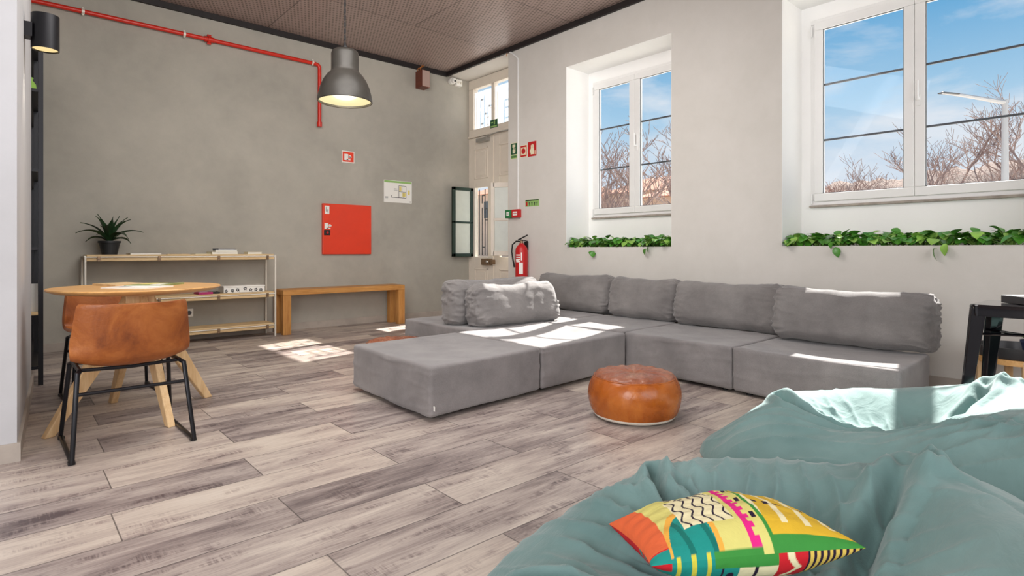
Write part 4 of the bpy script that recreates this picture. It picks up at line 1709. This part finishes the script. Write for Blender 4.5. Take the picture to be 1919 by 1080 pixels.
# camera and lamp in the top corner
t = thing('security_camera', 'white dome security camera in the top corner beside the entrance', 'camera', (5.0, 7.10, 3.55))
b = MB()
b.lathe([(0, 0), (.045, 0), (.05, .03), (.05, .06), (0, .06)], M=Matrix.Rotation(R(90), 4, 'X'), c=(5.12, 7.185, 3.575), n=24)
b.build('camera_base', M['white'], t, smooth='auto')
b = MB()
b.lathe([(0, -.04), (.022, -.034), (.038, -.012), (.04, .01), (.03, .03), (0, .04)], c=(5.12, 7.10, 3.575), n=24)
hd = b.build('camera_head', M['white'], t, smooth='auto')
b = MB()
b.lathe([(0, 0), (.015, 0), (.015, .008), (0, .01)], M=Matrix.Rotation(R(110), 4, 'X'), c=(5.12, 7.068, 3.565), n=16)
b.build('camera_lens', M['dark'], hd)
t = thing('motion_detector', 'white box with two round spots in the top corner beside the camera', 'detector', (5.22, 7.15, 3.52))
b = MB()
b.box(5.19, 5.30, 7.12, yw, 3.52, 3.62)
b.build('detector_body', M['white'], t, bevel=.01)
for dx in (.03, .08):
    b = MB()
    b.lathe([(0, 0), (.018, 0), (.012, .02), (0, .024)], M=Matrix.Rotation(R(90), 4, 'X'), c=(5.19 + dx, 7.12, 3.57), n=16)
    b.build('detector_eye', M['cream_metal'], t, smooth='auto')


# ---------------------------------------------------------------- signs on the window wall
def wbox(b, y0, y1, z0, z1, d=.004, off=0.0, mi=0):
    b.box(XW - d - off, XW - off, min(y0, y1), max(y0, y1), z0, z1, mi)


t = thing('push_button_sign', 'dark green sign with a pale hand pressing a button beside the entrance', 'sign', (XW, 5.66, 2.2))
b = MB(); wbox(b, 5.59, 5.725, 2.205, 2.42); b.build('sign_plate', M['cream'], t)
b = MB(); wbox(b, 5.598, 5.717, 2.265, 2.412, .001, .004); b.build('green_field', M['signgreen'], t)
b = MB(); wbox(b, 5.598, 5.717, 2.212, 2.258, .001, .004); b.build('text_band', M['limegreen'], t)
b = MB()
wbox(b, 5.63, 5.685, 2.36, 2.395, .001, .005); wbox(b, 5.652, 5.664, 2.325, 2.37, .001, .005); wbox(b, 5.635, 5.68, 2.28, 2.33, .001, .005); wbox(b, 5.628, 5.64, 2.30, 2.345, .001, .005)
b.build('hand_pictogram', M['cream'], t)
b = MB()
for k in range(5):
    wbox(b, 5.61 + k * .02, 5.622 + k * .02, 2.222, 2.248, .001, .005)
b.build('text_marks', M['signgreen'], t)

t = thing('call_point_sign', 'square red sign with a pale ring beside the green sign', 'sign', (XW, 5.47, 2.2))
b = MB(); wbox(b, 5.405, 5.535, 2.205, 2.365); b.build('sign_plate', M['cream'], t)
b = MB(); wbox(b, 5.412, 5.528, 2.213, 2.357, .001, .004); b.build('red_field', M['redplastic'], t)
b = MB()
wbox(b, 5.425, 5.515, 2.235, 2.335, .001, .005); b.build('pale_square', M['cream'], t)
b = MB()
b.lathe([(.018, 0), (.036, 0), (.036, .001), (.018, .001)], M=Matrix.Rotation(R(-90), 4, 'Y'), c=(XW - .006, 5.47, 2.285), n=24)
b.build('ring_pictogram', M['redplastic'], t)

t = thing('fire_alarm_sign', 'square red sign with a pale raised hand, rightmost of the three', 'sign', (XW, 5.31, 2.2))
b = MB(); wbox(b, 5.235, 5.388, 2.20, 2.388); b.build('sign_plate', M['redplastic'], t)
b = MB()
wbox(b, 5.275, 5.335, 2.225, 2.30, .001, .004)
for k in range(4):
    wbox(b, 5.276 + k * .015, 5.287 + k * .015, 2.30, 2.345 + (.01 if k in (1, 2) else 0), .001, .004)
wbox(b, 5.335, 5.35, 2.25, 2.29, .001, .004)
wbox(b, 5.25, 5.262, 2.22, 2.27, .001, .004)
b.build('hand_pictogram', M['cream'], t)

t = thing('instruction_strip', 'small green strip sign of pictograms above the extinguisher', 'sign', (XW, 5.31, 1.56))
b = MB(); wbox(b, 5.185, 5.435, 1.56, 1.648); b.build('sign_plate', M['limegreen'], t)
b = MB(); wbox(b, 5.19, 5.43, 1.63, 1.644, .001, .004)
for k in range(4):
    yy = 5.20 + k * .047
    wbox(b, yy + .012, yy + .024, 1.572, 1.605, .001, .004); wbox(b, yy + .008, yy + .03, 1.600, 1.612, .001, .004)
b.build('pictogram_print', M['darkgreen'], t)
b = MB(); wbox(b, 5.395, 5.425, 1.567, 1.622, .001, .004); b.build('red_mark', M['redplastic'], t)

t = thing('exit_sign', 'small green exit sign stuck on the transom frame above the door', 'sign', (XD, 6.56, 2.82))
b = MB(); b.box(XD - .008, XD, 6.48, 6.645, 2.825, 2.945); b.build('sign_plate', M['signgreen'], t)
b = MB()
b.box(XD - .0095, XD - .0078, 6.49, 6.635, 2.832, 2.855)
b.box(XD - .0095, XD - .0078, 6.53, 6.56, 2.87, 2.93)
b.box(XD - .0095, XD - .0078, 6.575, 6.625, 2.895, 2.91)
b.build('sign_print', M['limegreen'], t)

for (ya, yb, mt, lab, nm) in ((5.672, 5.785, 'greenplastic', 'small green release box at the foot of the white conduit', 'door_release_box'), (5.515, 5.657, 'redplastic', 'small red fire alarm box at the foot of the white conduit', 'fire_alarm_box')):
    t = thing(nm, lab, 'alarm box', (XW, (ya + yb) / 2, 1.425))
    b = MB(); wbox(b, ya, yb, 1.425, 1.535, .05); b.build('box_body', M[mt], t, bevel=.006)
    b = MB(); wbox(b, ya + .03, yb - .03, 1.455, 1.505, .002, .05); b.build('glass_panel', M['white'], t)
    b = MB(); wbox(b, ya + .04, yb - .04, 1.475, 1.485, .001, .052); b.build('panel_mark', M[mt], t)

t = thing('cable_conduit', 'thin white cable conduit dropping from the ceiling to the alarm boxes', 'conduit', (XW, 5.56, 1.53))
b = MB()
b.tube([(XW - .012, 5.775, 3.66), (XW - .014, 5.72, 3.635), (XW - .014, 5.60, 3.545), (XW - .014, 5.563, 3.50), (XW - .014, 5.563, 1.535)], .011, 8)
b.build('conduit_tube', M['upvc'], t, smooth='auto')
b = MB()
b.tube([(XW - .03, 5.80, 3.69), (XW - .02, 5.775, 3.64), (XW - .012, 5.80, 3.60)], .004, 6)
b.build('loose_wire', M['orangewire'], t)

# fire extinguisher
ex = (XW - .095, 5.41)
t = thing('fire_extinguisher', 'red fire extinguisher with a black hose hanging on the white wall', 'fire extinguisher', (XW, 5.41, .60))
b = MB()
b.lathe([(0, .60), (.075, .60), (.08, .615), (.08, .985), (.072, 1.03), (.045, 1.065), (.028, 1.075), (.028, 1.09), (0, 1.09)], c=(ex[0], ex[1], 0), n=32)
bd = b.build('cylinder', M['redplastic'], t, smooth='auto')
b = MB()


def curved(b, z0, z1, a0, a1, r=.0812, mi=0):
    vs, n = [], 8
    for i in range(n + 1):
        a = R(a0 + (a1 - a0) * i / n)
        for z in (z0, z1):
            vs.append((ex[0] + r * math.cos(a), ex[1] + r * math.sin(a), z))
    b.add(vs, [(2 * i, 2 * i + 2, 2 * i + 3, 2 * i + 1) for i in range(n)], mi)


curved(b, .70, .84, 205, 240)
for k in range(4):
    curved(b, .93 - k * .028, .945 - k * .028, 170, 215)
curved(b, .86, .89, 168, 200)
curved(b, .87, .97, 222, 232)
b.build('label_sticker', M['white'], bd)
b = MB()
b.tube([(ex[0], ex[1], 1.09), (ex[0], ex[1], 1.125)], .02, 12)
b.build('valve', M['brass'], t, smooth='auto')
b = MB()
b.obox((ex[0] - .01, ex[1] - .035, 1.16), Vector((.3, -.95, .45)).normalized() * .075, (.010, .004, 0), (0, .003, .006))
b.obox((ex[0] - .01, ex[1] - .04, 1.125), Vector((.2, -1, -.18)).normalized() * .075, (.010, .004, 0), (0, .003, .006))
b.build('lever', M['dark'], t, bevel=.002)
b = MB()
b.tube([(ex[0], ex[1] + .015, 1.11), (ex[0] - .02, ex[1] + .08, 1.115), (ex[0] - .03, ex[1] + .14, 1.07), (ex[0] - .03, ex[1] + .155, .98), (ex[0] - .03, ex[1] + .13, .87), (ex[0] - .03, ex[1] + .10, .78)], [.009] * 4 + [.010, .013], 8)
b.build('hose', M['dark'], t, smooth='auto')
b = MB()
b.box(XW - .02, XW, ex[1] - .03, ex[1] + .03, 1.0, 1.11)
b.build('bracket', M['dark'], t)

# ---------------------------------------------------------------- pendant lamp
px, py, pz = 2.30, 4.85, 2.33
t = thing('pendant_lamp', 'large dark grey bell-shaped pendant lamp hanging on a twisted cord', 'lamp', (px, py, ZC))
prof = [(.236, 0), (.240, .004), (.240, .012), (.232, .06), (.215, .125), (.188, .19), (.158, .235), (.132, .262), (.121, .275), (.120, .30), (.120, .43), (.112, .452), (.095, .465), (0, .468)]
b = MB()
inner = [(r - .006 if r > .02 else 0, z - (.004 if z > .45 else 0)) for r, z in prof]
b.lathe(prof, c=(px, py, pz), n=64)
shade = MB()
vs, fs, n = [], [], 64
for lst in (prof, [(max(r - .007, 0), z if z < .44 else z - .01) for r, z in prof]):
    o = len(vs)
    for r, z in lst:
        for j in range(n):
            a = 2 * math.pi * j / n
            vs.append((px + r * math.cos(a), py + r * math.sin(a), pz + z))
    for i in range(len(lst) - 1):
        for j in range(n):
            fs.append((o + i * n + j, o + i * n + (j + 1) % n, o + (i + 1) * n + (j + 1) % n, o + (i + 1) * n + j))
m_ = len(prof) * n
for j in range(n):
    fs.append((j, (j + 1) % n, m_ + (j + 1) % n, m_ + j))
shade.add(vs, fs)
shade.build('lamp_shade', M['lampshade'], t, smooth='auto')
b = MB()
b.lathe([(0, .020), (.229, .020), (.229, .024), (0, .024)], c=(px, py, pz), n=64)
b.build('diffuser', M['lampglow'], t)
b = MB()
for ph in (0, math.pi):
    pts = []
    for i in range(64):
        z = pz + .466 + (ZC - pz - .466) * i / 63
        a = i * .75 + ph
        pts.append((px + .005 * math.cos(a), py + .005 * math.sin(a), z))
    b.tube(pts, .0045, 6)
b.build('cord', M['blackwire'], t, smooth=True)
b = MB()
b.lathe([(0, 0), (.02, 0), (.024, .03), (.014, .05), (0, .05)], c=(px, py, pz + .462), n=16)
b.build('cord_grip', M['dark'], t, smooth='auto')
L = bpy.data.lights.new('pendant_bulb', 'POINT')
L.energy = 10
L.shadow_soft_size = .12
L.color = (1, .88, .66)
lo = bpy.data.objects.new('pendant_bulb', L)
COL.objects.link(lo)
lo.location = (px, py, pz - .03)

# ---------------------------------------------------------------- wall sconce on the left wall
sx, sy = .185, 4.30
t = thing('wall_sconce', 'black cylinder wall lamp on the pale left wall', 'lamp', (.09, sy, 2.26))
vs, fs, n = [], [], 40
b = MB()
for j in range(n):
    a = 2 * math.pi * j / n
    for r, z in ((.066, 2.165), (.066, 2.365), (.061, 2.365), (.061, 2.165)):
        vs.append((sx + r * math.cos(a), sy + r * math.sin(a), z))
for j in range(n):
    k = (j + 1) % n
    for i in range(4):
        fs.append((j * 4 + i, k * 4 + i, k * 4 + (i + 1) % 4, j * 4 + (i + 1) % 4))
b.add(vs, fs)
b.build('lamp_housing', M['blackmetal'], t, smooth='auto')
b = MB()
b.box(.085, .125, sy - .045, sy + .045, 2.22, 2.30)
b.build('wall_bracket', M['blackmetal'], t)
for nm, z in (('lower_lens', 2.172), ('upper_lens', 2.352)):
    b = MB()
    b.lathe([(0, 0), (.0605, 0), (.0605, .006), (0, .006)], c=(sx, sy, z), n=32)
    b.build(nm, M['sconceglow'], t)
for z, rx in ((2.15, 0), (2.38, math.pi)):
    L = bpy.data.lights.new('sconce_spot', 'SPOT')
    L.energy = 8
    L.spot_size = R(80)
    L.spot_blend = .8
    L.shadow_soft_size = .04
    L.color = (1, .9, .75)
    lo = bpy.data.objects.new('sconce_spot', L)
    COL.objects.link(lo)
    lo.location = (sx, sy, z)
    lo.rotation_euler = (rx, 0, 0)

# ---------------------------------------------------------------- black shelving on the left wall
t = thing('bookcase', 'tall black metal bookcase against the left wall', 'bookcase', (.07, 6.3, 0))
bx0, bx1, by0, by1 = -.11, .225, 5.49, 7.14
for px_ in (bx0 + .0, bx1 - .03):
    for py_ in (by0, 6.30, by1 - .03):
        b = MB()
        b.box(px_, px_ + .03, py_, py_ + .03, 0, 2.62)
        b.build('post', M['blackmetal'], t)
for zz, mt in ((.12, 'blackmetal'), (.52, 'pine'), (1.0, 'blackmetal'), (1.58, 'blackmetal'), (2.17, 'blackmetal'), (2.60, 'blackmetal')):
    b = MB()
    b.box(bx0 + .03, bx1 - .003, by0 + .002, by1 - .002, zz - .0, zz + .022)
    b.build('shelf_board', M[mt], t)
b = MB()
b.box(bx0 - .006, bx0 + .0, by0, by1, .1, 2.6)
b.build('back_panel', M['dark'], t)
rnd = random.Random(8)
cm = [M['paper'], M['navy'], M['magenta'], M['dark'], M['cream'], M['signgreen'], M['redplastic'], M['steel']]
names = ['nearest', 'second', 'third', 'fourth', 'fifth', 'sixth']
cn = ['white', 'navy', 'magenta', 'white', 'cream', 'green']
ci = [0, 1, 2, 0, 4, 5]
yy = 5.55
for k in range(6):
    th, hh = rnd.uniform(.02, .035), rnd.uniform(.15, .21)
    b = MB()
    b.box(.04, .20, yy, yy + th, .542, .542 + hh)
    o = b.build('book', cm[ci[k]], bevel=.002)
    tag(o, '%s upright book, %s from the camera on the wooden shelf of the bookcase' % (cn[k], names[k]), 'book', 'books in the black bookcase')
    yy += th + .003
b = MB()
b.lathe([(0, 0), (.05, 0), (.065, .06), (.05, .14), (.03, .17), (.035, .19), (0, .19)], c=(.15, 6.0, 2.192), n=24)
o = b.build('green_vase', M['leafpale'], smooth='auto')
tag(o, 'pale green vase near the top of the black bookcase', 'vase')


# ---------------------------------------------------------------- planting in the window troughs
def leafy(x, y, z, seed, ylim, n=26, spread=.16, droop=False):
    rnd = random.Random(seed)
    lf, pl, st = MB(), MB(), MB()
    for k in range(n):
        an = rnd.uniform(0, 6.283)
        el_ = rnd.uniform(.45, 1.4)
        d = Vector((math.cos(an) * math.cos(el_), math.sin(an) * math.cos(el_), math.sin(el_)))
        hz = rnd.uniform(.08, spread)
        base = Vector((x, y, z))
        tip = base + Vector((d.x * hz * 1.2, d.y * hz * 1.5, .055 + d.z * hz * .62))
        if droop and k < 2:
            tip = Vector((XW - .035 - rnd.uniform(0, .03), y + rnd.uniform(-.05, .05), 1.03 + rnd.uniform(-.06, .04)))
        else:
            tip.x = min(max(tip.x, XW + .0), XD - .03)
            if tip.x < XW + .05:
                tip.z = max(tip.z, 1.055)
        tip.y = min(max(tip.y, ylim[0] + .06), ylim[1] - .06)
        st.tube([base, base.lerp(tip, .5) + Vector((0, 0, .02)), tip], .0022, 4, cap=False)
        # broad pointed leaf
        L, Wd = rnd.uniform(.055, .095), rnd.uniform(.028, .044)
        out = (Vector((d.x, d.y, rnd.uniform(-.5, .35)))).normalized()
        if droop and k < 2:
            out = Vector((-.25, rnd.uniform(-.4, .4), -1)).normalized()
        sd = out.cross(Vector((rnd.uniform(-.3, .3), rnd.uniform(-.3, .3), 1))).normalized()
        up = sd.cross(out).normalized()
        prof = [(0, 0), (.12, .55), (.32, .95), (.5, 1.0), (.72, .72), (.9, .3), (1.0, 0)]
        vs = []
        for s, wv in prof:
            c = tip + out * (s - .1) * L - up * (s * s * .35 * L)
            vs += [c + sd * wv * Wd + up * .25 * wv * Wd, c, c - sd * wv * Wd + up * .25 * wv * Wd]
        fs = []
        for i in range(len(prof) - 1):
            a = i * 3
            fs += [(a, a + 1, a + 4, a + 3), (a + 1, a + 2, a + 5, a + 4)]
        (lf if rnd.random() < .72 else pl).add(vs, fs)
    return lf, pl, st


def trough(y0, y1, n, wname, seed):
    b = MB()
    b.box(XW + .036, XD - .001, y0 + .004, y1 - .004, .901, .985)
    o = b.build('planter_soil', M['soil'])
    tag(o, 'dark soil filling the wall planter under the %s window' % wname, 'soil', kind='stuff')
    words = ['leftmost', 'second from left', 'third from left', 'fourth from left', 'fifth from left', 'sixth from left', 'seventh from left', 'eighth from left', 'ninth from left', 'tenth from left', 'eleventh from left', 'twelfth from left', 'thirteenth from left', 'fourteenth from left']
    for k in range(n):
        y = y1 - .07 - (y1 - y0 - .14) * k / (n - 1)
        rx = random.Random(seed + k)
        x = XW + .16 + rx.uniform(-.05, .06)
        t = thing('leafy_plant', '%s bright green leafy plant in the planter under the %s window' % (words[k], wname), 'plant', (x, y, .985), 'leafy plants under the %s window' % wname)
        lf, pl, st = leafy(x, y, .985, seed * 10 + k, (y0, y1), 58, .17, droop=(k % 4 == 2))
        lf.build('leaves', M['leaf'], t, smooth=True)
        pl.build('young_leaves', M['leafpale'], t, smooth=True)
        st.build('stems', M['leafpale'], t)


trough(*REC[0], 8, 'left', 21)
trough(*REC[1], 10, 'right', 57)


# ---------------------------------------------------------------- black metal table at the right
cxx, cyy = Vector(at(2.695, 3.0)).xy
ang0 = R(-3)
t = thing('metal_side_table', 'glossy black sheet-metal side table at the right by the wall', 'side table', (cxx, cyy, 0))


def rp(x, y, z):
    c, s = math.cos(ang0), math.sin(ang0)
    return Vector((cxx + x * c - y * s, cyy + x * s + y * c, z))


HT = .715
a = .205
b = MB()
n = 8
outl = []
for qx, qy, a0 in ((a, a, 0), (-a, a, 90), (-a, -a, 180), (a, -a, 270)):
    for i in range(n + 1):
        an = R(a0 + 90 * i / n)
        outl.append((math.copysign(abs(qx) - .045, qx) + .045 * math.cos(an), math.copysign(abs(qy) - .045, qy) + .045 * math.sin(an)))
for z0, z1, k0, k1 in ((HT - .06, HT - .008, 1.0, 1.0), (HT - .008, HT, 1.0, .975)):
    m_ = len(outl)
    b.add([rp(x * k0, y * k0, z0) for x, y in outl] + [rp(x * k1, y * k1, z1) for x, y in outl], [(i, (i + 1) % m_, m_ + (i + 1) % m_, m_ + i) for i in range(m_)] + ([tuple(range(m_, 2 * m_))] if z1 == HT else []))
b.build('table_top', M['gloss_black'], t, smooth='auto', merge=True)
for qx, qy in ((1, 1), (-1, 1), (-1, -1), (1, -1)):
    b = MB()
    # folded V-section leg, splaying outwards
    rows = []
    for z, of, wv in ((HT - .02, a - .005, .075), (.45, a + .012, .062), (0, a + .045, .04)):
        rows.append([rp(qx * (of - wv), qy * of, z), rp(qx * (of - .012), qy * of, z), rp(qx * of, qy * (of - .012), z), rp(qx * of, qy * (of - wv), z), rp(qx * (of - .008), qy * (of - wv), z), rp(qx * (of - .02), qy * (of - .02), z), rp(qx * (of - wv), qy * (of - .008), z)])
    vs = [p for r_ in rows for p in r_]
    fs = []
    for i in range(2):
        for j in range(7):
            fs.append((i * 7 + j, i * 7 + (j + 1) % 7, (i + 1) * 7 + (j + 1) % 7, (i + 1) * 7 + j))
    fs += [tuple(range(7)), tuple(range(14, 21))[::-1]]
    b.add(vs, fs)
    b.build('leg', M['gloss_black'], t, bevel=.002)
for s in (-1, 1):
    b = MB()
    b.tube([rp(-a * .95, s * a * .95, .56), rp(a * .95, -s * a * .95, .545)], .007, 8)
    b.build('cross_brace', M['gloss_black'], t, smooth='auto')

bc = rp(.07, -.04, HT)
b = MB()
b.obox(bc + Vector((0, 0, .022)), Vector((S_ * .0 + .748, -.664, 0)) * .13, Vector((.664, .748, 0)) * .09, (0, 0, .020))
b.obox(bc + Vector((0, 0, .0425)), Vector((.748, -.664, 0)) * .127, Vector((.664, .748, 0)) * .087, (0, 0, .002))
o = b.build('router_box', M['darkgreymetal'], bevel=.004)
tag(o, 'flat dark grey box lying on top of the black metal side table', 'box')

# tray table with plant behind the legs
tx, ty = 4.74, .585
t = thing('tray_table', 'round black tray table on light wooden legs behind the metal side table', 'side table', (tx, ty, 0))
b = MB()
b.lathe([(0, .335), (.19, .335), (.197, .345), (.205, .405), (.199, .405), (.191, .352), (0, .35)], c=(tx, ty, 0), n=48)
b.build('tray', M['darkgreymetal'], t, smooth='auto')
b = MB()
b.lathe([(.165, .300), (.20, .300), (.20, .334), (.165, .334)], c=(tx, ty, 0), n=48)
b.build('wooden_ring', M['oak'], t, smooth='auto')
for k in range(4):
    an = R(90 * k + 20)
    c, s = math.cos(an), math.sin(an)
    b = MB()
    b.obox((tx + .186 * c, ty + .186 * s, .165), (c * .014, s * .014, 0), (-s * .02, c * .02, 0), (0, 0, .165))
    b.build('leg', M['ply'], t, bevel=.003)
ppx, ppy = 4.68, .50
t = thing('potted_succulent', 'small bright green plant in a dark pot on the round tray table', 'potted plant', (ppx, ppy, .352))
b = MB()
b.lathe([(0, 0), (.045, 0), (.062, .085), (.066, .086), (.066, .1), (.058, .1), (.055, .088), (0, .088)], c=(ppx, ppy, .352), n=28)
b.build('pot', M['navy'], t, smooth='auto')
rnd = random.Random(2)
for k in range(12):
    an = k * 2.4
    b = MB()
    d = Vector((math.cos(an), math.sin(an), .35 + .1 * (k % 3))).normalized()
    L_ = rnd.uniform(.07, .10)
    p0 = Vector((ppx, ppy, .44))
    sd = Vector((-math.sin(an), math.cos(an), 0))
    vs = []
    for s, wv in ((0, .005), (.3, .008), (.55, .020), (.75, .024), (.92, .014), (1.0, .002)):
        c = p0 + d * L_ * s + Vector((0, 0, .05 * s * (1 - s)))
        vs += [c + sd * wv, c + Vector((0, 0, -.003)), c - sd * wv]
    fs = []
    for i in range(5):
        q = i * 3
        fs += [(q, q + 1, q + 4, q + 3), (q + 1, q + 2, q + 5, q + 4)]
    b.add(vs, fs)
    b.build('leaf', M['leaf'], t, smooth=True)

strip_org()
